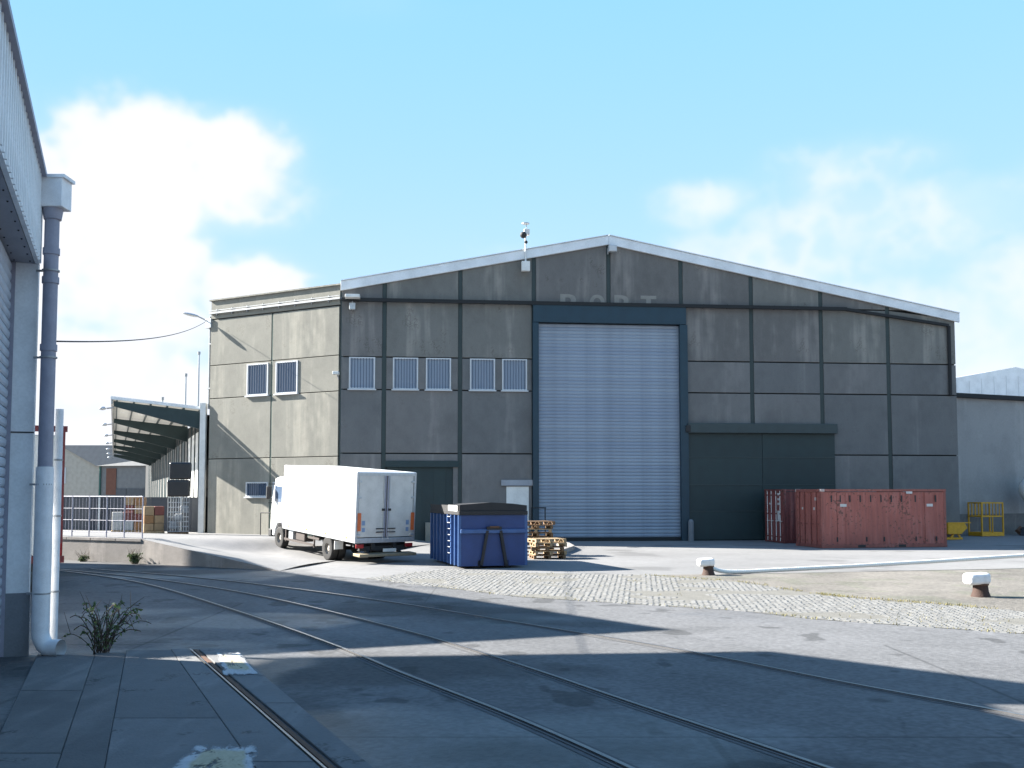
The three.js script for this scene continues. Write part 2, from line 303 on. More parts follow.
railLine([[-24, 38.5], [-14.27, 32.89], [-7.49, 26.54], [-2.02, 18.76], [0.06, 15.02], [1.4, 12.3], [2.7, 9.7], [4.7, 5.4], [6.3, 0.5]], 'middle tram rail, parted by a gauge from the nearest rail');
railLine([[-13.5, 33.2], [-9.2, 30.0], [-5.36, 26.28], [-2.48, 23.04], [-0.04, 19.9], [2.78, 16.12], [4.3, 13.63], [5.9, 11.2], [8, 7], [10, 2]], 'farthest tram rail, running out at the right edge of the picture');

// ------------------------------------------------------------------ concrete apron in the left foreground, with the crane rail slot
{
  const ap = structure('quay_apron', 'grey concrete apron slabs in the left foreground', 'pavement');
  const slabT = (s, b) => std([1, 1, 1], { map: rep(concreteTex(s, b, 0.5, 1.6, 0.0), 0.3, 0.3), bumpMap: rep(grain, 0.9, 0.9), bumpScale: 0.006, roughness: 0.93 });
  const m1 = slabT(61, 0.15), m2 = slabT(62, 0.13), m3 = slabT(63, 0.17);
  const L = (a, b) => z => mix(a[0], b[0], (z - a[1]) / (b[1] - a[1]));
  const wall = L([-7.25, 15.95], [-1.88, 1.94]), j1 = L([-6.2, 15.46], [-4.11, 9.49]), j2 = L([-5.74, 15.46], [-3.68, 9.49]), s0 = L([-5.39, 16.42], [-2.68, 10.26]), c0 = L([-5.09, 16.36], [-1.76, 9.49]), c1 = L([-4.93, 16.36], [-1.58, 9.49]), s1 = L([-4.33, 16.22], [-1.28, 9.49]);
  const g = 0.003, far = 16.3, near = 3;
  const cells = [[wall, j1, 12.95, 15.75, m1], [wall, j1, 9.9, 12.92, m2], [wall, j1, near, 9.87, m1], [j1, j2, 9.0, far - 0.35, m2], [j2, s0, 11.4, far - 0.1, m1], [j2, s0, 6, 11.38, m3], [s0, c0, 9.6, far, m3], [s0, c0, near, 9.57, m1], [c1, s1, 12.2, far, m3], [c1, s1, near, 12.18, m1]];
  for (const [a, b, z0, z1, m] of cells) part('slab', sheet([[a(z0) + g, z0], [b(z0) - g, z0], [b(z1) - g, z1], [a(z1) + g, z1]], 0.035, 0.05), m, ap);
  part('slab_bed', sheet([[wall(near), near], [s1(near), near], [s1(far), far], [wall(15.7), 15.75]], 0.009), M.filler, ap);
  const t = thing('crane_rail', 'rusty crane rail sunk in a slot of the concrete apron', 'rail');
  const strip = (o0, o1, y) => quads([[P(c0(near) + o0, near, y), P(c0(near) + o1, near, y), P(c0(far) + o1, far, y), P(c0(far) + o0, far, y)]]);
  part('steel_lip', [strip(0.012, 0.04, 0.043)], M.railSteel, t);
  part('slot_floor', [strip(0.03, 0.14, 0.014)], M.grooveDirt, t);
  part('rail_head', [quads([[P(c0(near) + 0.075, near, 0.03), P(c0(near) + 0.135, near, 0.03), P(c0(far) + 0.135, far, 0.03), P(c0(far) + 0.075, far, 0.03)], [P(c0(near) + 0.075, near, 0.014), P(c0(near) + 0.075, near, 0.03), P(c0(far) + 0.075, far, 0.03), P(c0(far) + 0.075, far, 0.014)]])], M.rust, t);
  // pale patches: white edge, cream middle, broken up by noise to the concrete
  M.paintWhite = grained([0.55, 0.55, 0.54], { roughness: 0.8 }, 1.2, 0.003);
  const edgeD = (u, v) => Math.min(u, 1 - u, v, 1 - v);
  const markMap = tex(128, 128, (u, v) => { const n = fbm(u * 6, v * 6, 621, 4), m = sst(0.18, 0.26, edgeD(u, v) + (n - 0.5) * 0.16), k = 0.85 + 0.3 * (fbm(u * 30, v * 30, 623, 3) - 0.5); return [mix(0.5, 0.47, m) * k, mix(0.51, 0.42, m) * k, mix(0.52, 0.29, m) * k]; });
  const markAlpha = tex(128, 128, (u, v) => { const n = fbm(u * 7, v * 7, 631, 5), f = fbm(u * 40, v * 40, 633, 2); const k = sst(0.05, 0.13, edgeD(u, v) + (n - 0.5) * 0.2) * sst(0.22, 0.42, 0.7 * n + 0.3 * f); return [k, k, k]; }, false);
  const patchMat = std([1, 1, 1], { map: markMap, alphaMap: markAlpha, transparent: true, roughness: 0.85 });
  const mark = (q, label) => { const g = new THREE.BufferGeometry(); g.setAttribute('position', new THREE.Float32BufferAttribute(q.flatMap(([x, z]) => [x, 0.047, -z]), 3)); g.setAttribute('uv', new THREE.Float32BufferAttribute([0, 1, 1, 1, 1, 0, 0, 0], 2)); g.setIndex([0, 2, 1, 0, 3, 2]); g.computeVertexNormals(); single('pale_patch', label, 'marking', g, patchMat); };
  mark([[-4.62, 16.05], [-4.2, 16.05], [-3.3, 13.85], [-3.86, 13.85]], 'cream patch with a white edge on the concrete beside the crane rail');
  mark([[-3.15, 10.25], [-2.45, 10.2], [-2.1, 8.8], [-3.1, 8.6]], 'white and cream patch cut off by the bottom edge of the picture');
}

// ------------------------------------------------------------------ loading dock and ramp on the left
const DB = [-7.26, 32.48], DA = [-12.78, 35.77], DW = [-26, 42.5];
function dockH(x, z) {
  const s = -0.595 * (x + 5.43) + 0.804 * (z - 35.6);
  const h1 = clamp(0.058 * (s - 2.15), 0, 0.26) * (1 - sst(-6.4, -3.6, x));
  const ex = DA[0] - DB[0], ez = DA[1] - DB[1], L2 = ex * ex + ez * ez; const e = ((x - DB[0]) * ex + (z - DB[1]) * ez) / L2;
  const d = Math.max(0, ((x - DB[0]) * -ez + (z - DB[1]) * ex) / Math.sqrt(L2) * -1);
  const f = mix(5, 16, sst(0.75, 1.25, e)), w = 1 - sst(0, f, d);
  return mix(h1, Math.max(h1, 0.83 * clamp(e, 0, 1)), w);
}
{
  const dock = structure('loading_dock', 'raised concrete loading dock with a ramp down to the yard', 'dock');
  const N = 48, K = 60, pos = [], idx = [];
  const front = t => t < 0.5 ? [mix(DB[0], DA[0], t * 2), mix(DB[1], DA[1], t * 2)] : [mix(DA[0], DW[0], t * 2 - 1), mix(DA[1], DW[1], t * 2 - 1)];
  const back = t => t < 0.35 ? [mix(-3.4, -16.2, t / 0.35), mix(50.8, 55, t / 0.35)] : [mix(-16.2, -75, (t - 0.35) / 0.65), mix(55, 110, (t - 0.35) / 0.65)];
  for (let i = 0; i <= N; i++) for (let j = 0; j <= K; j++) {
    const a = front(i / N), b = back(i / N), v = Math.pow(j / K, 1.4), x = mix(a[0], b[0], v), z = mix(a[1], b[1], v);
    pos.push(x, dockH(x, z) + 0.007, -z);
  }
  for (let i = 0; i < N; i++) for (let j = 0; j < K; j++) { const a = i * (K + 1) + j, b = a + K + 1; idx.push(a, a + 1, b, b, a + 1, b + 1); }
  const g = new THREE.BufferGeometry(); g.setAttribute('position', new THREE.Float32BufferAttribute(pos, 3)); g.setIndex(idx); g.computeVertexNormals();
  const gg = g.toNonIndexed(); const n = gg.attributes.normal; for (let i = 0; i < n.count; i++) if (n.getY(i) < 0) n.setXYZ(i, -n.getX(i), -n.getY(i), -n.getZ(i));
  part('dock_top', uvm(gg), std([1, 1, 1], { map: rep(concreteTex(71, 0.2, 0.2, 0.6, 0.02), 0.12, 0.12), bumpMap: rep(grain, 0.7, 0.7), bumpScale: 0.005, roughness: 0.92 }), dock);
  const wallQ = (t0, t1, n) => { const q = []; for (let i = 0; i < n; i++) { const a = front(mix(t0, t1, i / n)), b = front(mix(t0, t1, (i + 1) / n)); q.push([P(a[0], a[1], -0.1), P(b[0], b[1], -0.1), P(b[0], b[1], dockH(...b) + 0.005), P(a[0], a[1], dockH(...a) + 0.005)]); } return quads(q); };
  part('ramp_wall', wallQ(0, 0.5, 14), concDock, dock); part('dock_wall', wallQ(0.5, 1, 14), concDock, dock);
  // coping along the edge
  for (let i = 0; i < 12; i++) { const t0 = 0.5 + i / 24, t1 = 0.5 + (i + 0.97) / 24, a = front(t0), b = front(t1); part('coping_stone', bar(P(a[0], a[1] + 0.1, 0.80), P(b[0], b[1] + 0.1, 0.80), 0.24, 0.09), concDock, dock); }
}

// ------------------------------------------------------------------ the big hall
const A6 = rad(6), FPX = 4.91, FPZ = 51.87;
const FU = (u, o = 0) => [FPX + u * Math.cos(A6) + o * Math.sin(A6), FPZ + u * Math.sin(A6) - o * Math.cos(A6)];    // point on the facade plane, o metres in front
const hall = thing('port_warehouse', 'large grey concrete panel hall with a low gable and a tall blue roller door', 'warehouse', P(FPX, FPZ), A6);
const UL = -13.4, UR = 18.5, apex = 15.45, topAt = u => apex - 0.196 * Math.abs(u);
const cols = [UL, -11.3, -7.54, -3.83, 0, 3.76, 7.46, 11.18, 14.8, UR], rows = [0, 4.35, 7.5, 9.12, 11.93, 99];
const JV = 0.11, JH = 0.03, TH = 0.14;
function panelShape(u0, u1, y0, y1, slope, holes = []) {
  const s = new THREE.Shape();
  s.moveTo(u0, y0); s.lineTo(u1, y0);
  if (slope) { s.lineTo(u1, slope(u1)); if (u0 < 0 && u1 > 0) s.lineTo(0, slope(0)); s.lineTo(u0, slope(u0)); } else { s.lineTo(u1, y1); s.lineTo(u0, y1); }
  for (const [a, b, c, d] of holes) { const h = new THREE.Path(); h.moveTo(a, c); h.lineTo(a, d); h.lineTo(b, d); h.lineTo(b, c); s.holes.push(h); }
  const g = clean(new THREE.ExtrudeGeometry(s, { depth: TH - 0.012, bevelEnabled: true, bevelSize: 0.012, bevelThickness: 0.012, bevelOffset: -0.012, bevelSegments: 1 }));
  g.translate(0, 0, -TH + 0.012);
  const uv = g.attributes.uv, du = R() * 3, dv = R(); for (let i = 0; i < uv.count; i++) uv.setXY(i, (uv.getX(i)) / 3.8 + du, uv.getY(i) / 4.4 + dv * 0.2);
  return g;
}
const wins = [[-13.02, -11.74], [-10.87, -9.62], [-9.24, -7.99], [-7.05, -5.79], [-5.44, -4.18]];
for (let i = 0; i < cols.length - 1; i++) {
  const u0 = cols[i] + (i ? JV : 0), u1 = cols[i + 1] - (i < cols.length - 2 ? JV : 0), mid = (cols[i] + cols[i + 1]) / 2;
  for (let j = 0; j < 5; j++) {
    const y0 = rows[j] + (j ? JH : 0); let y1 = rows[j + 1] - JH, slope = null;
    if (Math.abs(mid) < 3.8 && j < 4) continue;                              // tall roller door
    const lim = u => topAt(u) - 0.3;
    if (j === 4) { slope = lim; if (Math.max(lim(u0), lim(u1)) < y0 + 0.2) continue; }
    if (j === 3 && lim(u1) < y1) { slope = u => Math.min(y1, lim(u)); }
    let holes = [];
    if (j === 2 && i < 3) holes = wins.filter(w => w[0] > u0 && w[1] < u1 + 0.02).map(w => [w[0] + 0.04, w[1] - 0.04, 7.56, 9.06]);
    if (j === 0 && i === 1) holes = [];
    if (j === 4 && slope && lim(u1) < y0 + 0.02) {                            // corner triangle under the verge
      const uc = (apex - 0.3 - y0) / 0.196 * Math.sign(mid); const g = panelShape(Math.min(u0, uc), Math.min(u1, uc), y0, 0, u => Math.max(y0 + 0.001, lim(u))); part('wall_panel', g, concUp[(i + j) % 3], hall); continue;
    }
    if (j === 0 && i === 1) { part('wall_panel', panelShape(u0, u1, 3.98, y1), concLow[1], hall); continue; }     // above the side door
    if (j === 0 && i === 3 - 1) { part('wall_panel', panelShape(u0, u1, y0, y1, null, [[-5.24, -4.08, 0.02, 2.75]]), concLow[2], hall); continue; }
    if (i === 5 || i === 6) { if (j === 0) continue; if (j === 1) { part('wall_panel', panelShape(u0, u1, 5.92, y1), concLow[i % 3], hall); continue; } }
    part('wall_panel', panelShape(u0, u1, y0, y1, slope, holes), (j >= 3 ? concUp : concLow)[Math.floor(hash(i, j, 12) * 6)], hall);
  }
}
// vertical cover strips between the panels, and the dark backing
for (const u of cols.slice(1, -1)) {
  const y0 = Math.abs(u) < 1 ? 11.98 : u === 7.46 ? 5.95 : 0.01, y1 = topAt(u) - 0.34;
  part('cover_strip', bx(0.2, y1 - y0, 0.06, u, (y0 + y1) / 2, -0.05), M.joint, hall);
}
part('corner_strip', bx(0.16, topAt(UL) - 0.5, 0.12, UL + 0.02, (topAt(UL) - 0.5) / 2, -0.06), M.joint, hall);
const lf = 30, LD = [-Math.cos(rad(lf)), Math.sin(rad(lf))], LLEN = 8.97;
const C0 = FU(UL), L0 = [C0[0] + LD[0] * LLEN, C0[1] + LD[1] * LLEN];
{ // body behind the panels: dark inner wall, sides, roof
  const inv = new THREE.Matrix4().makeRotationY(-A6).multiply(new THREE.Matrix4().makeTranslation(-FPX, 0, FPZ));
  const T = (p, y) => P(p[0], p[1], y).applyMatrix4(inv);
  const back = [-0.2 * 80, 0.98 * 80], add = (p) => [p[0] + back[0], p[1] + back[1]];
  const Rr = FU(UR - 0.02), Ap = FU(0, -0.15), Cb = FU(UL, -0.16);
  part('inner_wall', poly([[UL, 0], [UR, 0], [UR, topAt(UR) - 0.35], [0, apex - 0.35], [UL, topAt(UL) - 0.35]], 0.05).translate(0, 0, -0.21), M.jointDark, hall);
  part('side_wall', quads([[T(FU(UR, -0.15), 0), T(add(Rr), 0), T(add(Rr), topAt(UR)), T(FU(UR, -0.15), topAt(UR))]]), concUp[0], hall);
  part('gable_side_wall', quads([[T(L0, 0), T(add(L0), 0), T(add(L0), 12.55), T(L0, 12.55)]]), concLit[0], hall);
  const L0i = [L0[0] + 0.1, L0[1] + 0.2];
  part('roof', quads([[T(FU(0, -0.1), apex - 0.05), T(FU(UR, -0.1), topAt(UR) - 0.05), T(add(FU(UR)), topAt(UR) - 0.05), T(add(FU(0)), apex - 0.05)],
    [T(FU(0, -0.1), apex - 0.05), T(add(FU(0)), apex - 0.05), T(add(C0), topAt(UL) - 0.05), T(FU(UL, -0.1), topAt(UL) - 0.05)],
    [T(FU(UL, -0.1), topAt(UL) - 0.06), T(add(C0), topAt(UL) - 0.05), T(add(L0i), 12.5), T(L0i, 12.5)]]), M.roof, hall);
  part('rear_wall', quads([[T(add(L0), 0), T(add(Rr), 0), T(add(Rr), 11.5), T(add(FU(0)), apex - 0.05), T(add(C0), 12.7), T(add(L0), 12.5)].slice(0, 4), [T(add(L0), 0), T(add(FU(0)), apex - 0.05), T(add(C0), 12.7), T(add(L0), 12.5)]]), concUp[1], hall);
}
// verge trim
for (const s of [-1, 1]) {
  const u1 = s < 0 ? UL - 0.05 : UR + 0.2;
  const pts = [[0, apex - 0.43], [u1, topAt(u1) - 0.43], [u1, topAt(u1) + 0.03], [0, apex + 0.03]]; if (s < 0) pts.reverse();
  part('verge_trim', uvm(poly(pts, 0.12, 0.01).translate(s * 0.004, 0, 0.03)), M.verge, hall);
  part('verge_cap', bar(V(s * 0.02, apex + 0.06, 0.0), V(u1, topAt(u1) + 0.06, 0.0), 0.42, 0.04), M.verge, hall);
}
// cable tray across the facade, following the verge on the right and dropping at the corner
{
  const t = group('cable_tray', hall);
  part('tray_run', [bx(25.9, 0.17, 0.16, -0.45, 11.93, 0.2)], M.jointDark, t);
  part('tray_run', [bar(V(12.5, 11.93, 0.1), V(18.1, topAt(18.1) - 0.72, 0.1), 0.16, 0.14)], M.jointDark, t);
  part('downpipe', [rod(V(18.12, topAt(18.1) - 0.75, 0.1), V(18.12, 7.5, 0.1), 0.09)], M.jointDark, t);
  for (let u = -12.6; u < 12; u += 1.25) part('bracket', bx(0.04, 0.2, 0.2, u, 11.94, 0.12), M.jointDark, t);
}
// faded letters above the door
const font = await new FontLoader().loadAsync('fonts/droid/droid_sans_bold.typeface.json');
for (const [ch, u, w] of [['P', -2.49, 0.82], ['O', -0.98, 0.78], ['R', 0.3, 0.85], ['T', 1.66, 0.82]]) {
  let g = new TextGeometry(ch, { font, size: 1, depth: 0.02, curveSegments: 6, bevelEnabled: false }); g = clean(g); g.computeBoundingBox(); const b = g.boundingBox;
  g.translate(-b.min.x, -b.min.y, 0); g.scale(w / (b.max.x - b.min.x), 0.98 / (b.max.y - b.min.y), 1); g.translate(u, 11.47, 0.001);
  const o = part('painted_letter', uvm(g), M.letter, hall); o.userData.label = `pale faded capital letter ${ch} above the roller door`;
}
// roller door
{
  const d = group('roller_door', hall);
  part('lintel', bx(7.86, 1.0, 0.2, 0.04, 11.47, 0.13, 0.015), M.blueFrame, d);
  part('door_jamb', bx(0.3, 10.95, 0.26, -3.76, 5.475, 0.11, 0.012), M.blueFrame, d);
  part('door_jamb', bx(0.4, 10.95, 0.26, 3.83, 5.475, 0.11, 0.012), M.blueFrame, d);
  const n = 64, h = 10.93 / n, prof = [[0, 0], [0.014, h * 0.2], [0.02, h * 0.5], [0.014, h * 0.8], [0, h * 0.96], [-0.008, h * 0.98]];
  const q = []; const w = 3.66; for (let k = 0; k < prof.length - 1; k++) { const [a, b] = prof[k], [c, e] = prof[k + 1]; q.push([V(-w, b, a), V(w, b, a), V(w, e, c), V(-w, e, c)]); }
  const g = quads(q);
  const sm = [0, 1, 2, 3].map(k => grained([[0.27, 0.32, 0.40], [0.25, 0.3, 0.385], [0.285, 0.335, 0.41], [0.262, 0.31, 0.385]][k], { roughness: 0.5, metalness: 0.1 }, 0.35, 0.002));
  for (let k = 0; k < n; k++) { const o = part('slat', g, sm[(k * 7 + (hash(k, 3, 1) * 4 | 0)) % 4], d); o.position.set(0.02, k * h + 0.015, -0.08); }
  part('bottom_rail', bx(7.3, 0.16, 0.08, 0.02, 0.1, -0.03), M.jointDark, d);
}
// small side door with its own lintel, behind the truck
{
  const d = group('sliding_door', hall); d.userData.label = 'dark green door behind the truck';
  for (let k = 0; k < 6; k++) part('door_board', bx(0.575, 3.66, 0.05, -10.85 + k * 0.58, 1.85, -0.12), k % 2 ? M.greenDoor : M.greenDoorB, d);
  part('door_lintel', bx(3.6, 0.3, 0.16, -9.4, 3.83, 0.0), M.greenDoorB, d);
  part('door_jamb', bx(0.26, 3.68, 0.12, -7.74, 1.84, -0.08), concLow[0], d);
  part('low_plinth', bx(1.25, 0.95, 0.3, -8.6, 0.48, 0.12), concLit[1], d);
}
// white personnel door with lintel and handrail
{
  const d = group('personnel_door', hall);
  part('door_leaf', bx(1.12, 2.7, 0.05, -4.66, 1.37, 0.012), M.white, d);
  part('door_lintel', bx(1.6, 0.28, 0.16, -4.68, 2.91, 0.05), grained([0.34, 0.36, 0.4], { roughness: 0.9 }), d);
  part('handrail', [rod(V(-4.1, 1.68, 0.9), V(-3.35, 1.68, 0.9), 0.03), rod(V(-3.4, 0, 0.9), V(-3.4, 1.68, 0.9), 0.03), rod(V(-4.08, 0, 0.9), V(-4.08, 1.68, 0.9), 0.03)], M.dark, d);
  part('door_handle', bx(0.12, 0.03, 0.06, -4.25, 1.25, 0.06), M.dark, d);
}
// wide green sliding door on the right
{
  const d = group('sliding_door', hall); d.userData.label = 'wide dark green sliding door behind the containers';
  const u0 = 4.06, u1 = 11.78, ys = [0.03, 1.48, 2.82, 4.22, 5.46];
  for (let k = 0; k < 4; k++) for (let c = 0; c < 2; c++) { const w = (u1 - u0) / 2; part('door_sheet', bx(w - 0.015, ys[k + 1] - ys[k] - 0.02, 0.08, u0 + w * (c + 0.5), (ys[k] + ys[k + 1]) / 2, 0.04, 0.01), (k + c) % 2 ? M.greenDoor : M.greenDoorB, d); }
  for (const y of ys.slice(1, 4)) part('rail_seam', bx(u1 - u0, 0.035, 0.03, (u0 + u1) / 2, y, 0.09), M.hood, d);
  part('track_hood', bx(7.85, 0.5, 0.34, 7.92, 5.69, 0.16, 0.02), M.hood, d);
  part('track_end', bx(0.25, 0.36, 0.3, 4.0, 5.65, 0.2, 0.04), M.dark, d);
  part('guide_post', [rod(V(4.05, 0, 0.4), V(4.05, 0.95, 0.4), 0.14), new THREE.SphereGeometry(0.14, 10, 6).translate(4.05, 0.95, 0.4)].map(uvm), M.plinth, d);
}
// windows
function windowPart(w, h, frame, parent, nb, opaque) {
  const o = group('window', parent, frame);
  const f = 0.07; part('frame', [bx(w, f, 0.09, 0, h / 2 - f / 2, 0.01), bx(w, f, 0.09, 0, -h / 2 + f / 2, 0.01), bx(f, h - 2 * f, 0.09, -w / 2 + f / 2, 0, 0.01), bx(f, h - 2 * f, 0.09, w / 2 - f / 2, 0, 0.01)], M.winFrame, o);
  part('pane', bx(w - 2 * f, h - 2 * f, 0.02, 0, 0, -0.05), opaque ? M.blind : M.glass, o);
  part('sill', bx(w + 0.12, 0.06, 0.16, 0, -h / 2 - 0.03, 0.05), M.winFrame, o);
  part('reveal', [bx(w + 0.04, 0.03, 0.12, 0, h / 2 + 0.012, -0.06)], M.jointDark, o);
  const bg = new THREE.BoxGeometry(0.03, h - 0.1, 0.03);
  for (let k = 0; k < nb; k++) { const b = part('bar', bg, M.bar, o); b.position.set(-w / 2 + f + (k + 0.5) * (w - 2 * f) / nb, 0, 0.045); }
  return o;
}
wins.forEach(([a, b], k) => windowPart(b - a, 1.58, new THREE.Matrix4().makeTranslation((a + b) / 2, 8.31, 0.005), hall, 8, true));
// the angled wing on the left, in sunlight
{
  // local frame: x runs from the left end to the corner, z outward
  const fr = new THREE.Matrix4().makeRotationY(-A6).multiply(new THREE.Matrix4().makeTranslation(-FPX, 0, FPZ)).multiply(new THREE.Matrix4().makeTranslation(L0[0], 0, -L0[1])).multiply(new THREE.Matrix4().makeRotationY(rad(-lf)));
  const at = (x, y, z) => fr.clone().multiply(new THREE.Matrix4().makeTranslation(x, y, z));
  const X = t => LLEN - t;                                   // t is measured from the corner
  const cs = [0, X(4.56), LLEN - 0.1], rs = [0, 4.2, 7.42, 9.2, 11.68];
  const ww = [[X(6.26), X(4.78)], [X(4.26), X(2.78)]];
  for (let i = 0; i < 2; i++) for (let j = 0; j < 4; j++) {
    const x0 = cs[i] + (i ? 0.05 : 0), x1 = cs[i + 1] - 0.05; let holes = [];
    if (j === 2) holes = [[ww[i][0] + 0.04, ww[i][1] - 0.04, 7.5, 9.06]];
    if (j === 0) holes = i ? [[X(4.3), X(2.86), 2.22, 2.94]] : [[X(6.16), X(4.73), 2.22, 2.94]];
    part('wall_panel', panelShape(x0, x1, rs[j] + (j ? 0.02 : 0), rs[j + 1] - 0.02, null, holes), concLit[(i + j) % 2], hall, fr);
  }
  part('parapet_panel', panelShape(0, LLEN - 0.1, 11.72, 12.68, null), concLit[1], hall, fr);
  part('inner_wall', bx(LLEN, 12.5, 0.05, LLEN / 2, 6.25, -0.2), M.jointDark, hall, fr);
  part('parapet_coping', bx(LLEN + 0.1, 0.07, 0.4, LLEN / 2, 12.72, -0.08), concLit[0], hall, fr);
  part('cover_strip', bx(0.1, 11.6, 0.05, X(4.56), 5.8, -0.03), grained([0.1, 0.13, 0.11], { roughness: 0.8 }), hall, fr);
  const tray = group('cable_tray', hall, fr);
  part('tray_run', [bx(LLEN, 0.1, 0.16, LLEN / 2, 12.02, 0.09), bx(LLEN, 0.04, 0.05, LLEN / 2, 12.14, 0.15)], M.steel, tray);
  for (let x = 0.5; x < LLEN; x += 1.1) part('bracket', bx(0.05, 0.34, 0.1, x, 12.05, 0.06), M.steel, tray);
  for (const [a, b] of ww) windowPart(b - a, 1.66, at((a + b) / 2, 8.28, 0.005), hall, 8, false);
  for (const [a, b] of [[X(6.2), X(4.68)], [X(4.33), X(2.82)]]) windowPart(b - a, 0.76, at((a + b) / 2, 2.58, 0.005), hall, 9, false);
  part('guard_rail', [rod(V(X(4.7), 0, 0.5), V(X(4.7), 1.4, 0.5), 0.025), rod(V(X(3.6), 0, 0.5), V(X(3.6), 1.4, 0.5), 0.025), rod(V(X(4.7), 1.4, 0.5), V(X(3.6), 1.4, 0.5), 0.025)], M.dark, hall, fr);
  // lamp on the corner
  const lampPos = P(L0[0], L0[1]);
  const lamp = thing('wall_street_lamp', 'grey street lamp on a pole fixed to the left corner of the hall', 'street lamp', lampPos, rad(-lf));
  part('pole', rod(V(-0.2, 6.9, -0.14), V(-0.2, 11.9, -0.14), 0.06), M.steel, lamp);
  part('junction_box', bx(0.42, 0.5, 0.24, -0.12, 11.5, 0.0, 0.02), M.galv, lamp);
  part('arm', tube([V(-0.2, 11.6, 0.0), V(-0.42, 11.76, 0.22), V(-0.62, 11.88, 0.4)], 0.035), M.steel, lamp);
  const hd = part('lamp_head', uvm(new THREE.SphereGeometry(0.5, 16, 10).scale(0.3, 0.17, 0.9)), M.galv, lamp); hd.position.set(-0.88, 11.95, 0.62); hd.rotation.set(-0.2, -0.85, 0, 'YXZ');
  part('clamp', [bx(0.2, 0.08, 0.2, -0.14, 8.0, -0.14), bx(0.2, 0.08, 0.2, -0.14, 10.4, -0.14)], M.steel, lamp);
}
// small fittings on the front of the hall
function onFront(name, label, cat, u, y, grp) { const [x, z] = FU(u, 0.14); return thing(name, label, cat, P(x, z, y), A6, grp); }
{
  const f = onFront('floodlight', 'white topped floodlight under the eaves at the corner of the hall', 'floodlight', -12.85, 11.6);
  part('hood', bx(0.72, 0.16, 0.6, 0, 0.42, 0.35, 0.03), M.white, f); part('lamp_box', bx(0.3, 0.34, 0.22, -0.02, -0.02, 0.12, 0.03), M.galv, f); part('bracket', bx(0.06, 0.5, 0.1, -0.02, 0.2, 0.04), M.steel, f);
  const g = onFront('floodlight', 'grey floodlight right under the ridge of the hall', 'floodlight', 0.14, 14.55);
  part('lamp_box', bx(0.42, 0.34, 0.3, 0, 0.2, 0.22, 0.03), M.galv, g); part('lens', bx(0.34, 0.26, 0.02, 0, 0.2, 0.38), M.winFrame, g); part('bracket', bx(0.06, 0.3, 0.12, -0.2, 0.1, 0.04), M.steel, g);
  const c = onFront('camera_mast', 'white mast with a dome camera standing above the roof edge', 'camera mast', -4.28, 13.5);
  part('base_box', bx(0.42, 0.5, 0.28, 0, 0.26, 0.14, 0.02), M.white, c); part('mast', rod(V(0, 0.5, 0.14), V(0, 2.05, 0.14), 0.045), M.white, c);
  part('camera_housing', uvm(new THREE.SphereGeometry(0.17, 14, 10)).translate(-0.13, 1.82, 0.3), M.dark, c); part('camera_body', bx(0.3, 0.3, 0.34, 0.05, 2.0, 0.14, 0.04), M.white, c);
  part('camera_cap', rod(V(0, 2.42, 0.14), V(0, 2.47, 0.14), 0.2), M.galv, c); part('antenna', rod(V(0.04, 2.1, 0.14), V(0.04, 2.44, 0.14), 0.02), M.steel, c);
  part('joint', uvm(new THREE.SphereGeometry(0.09, 10, 8)).translate(0.02, 1.5, 0.14), M.dark, c);
  const k = thing('security_camera', 'small white security camera on the corner of the hall', 'camera', P(C0[0] - 0.1, C0[1] - 0.1, 8.1), 0);
  part('camera_body', bx(0.3, 0.16, 0.34, -0.1, 0.16, 0.22, 0.03), M.white, k); part('bracket', rod(V(0, -0.12, 0.05), V(-0.06, 0.14, 0.16), 0.03), M.steel, k);
}

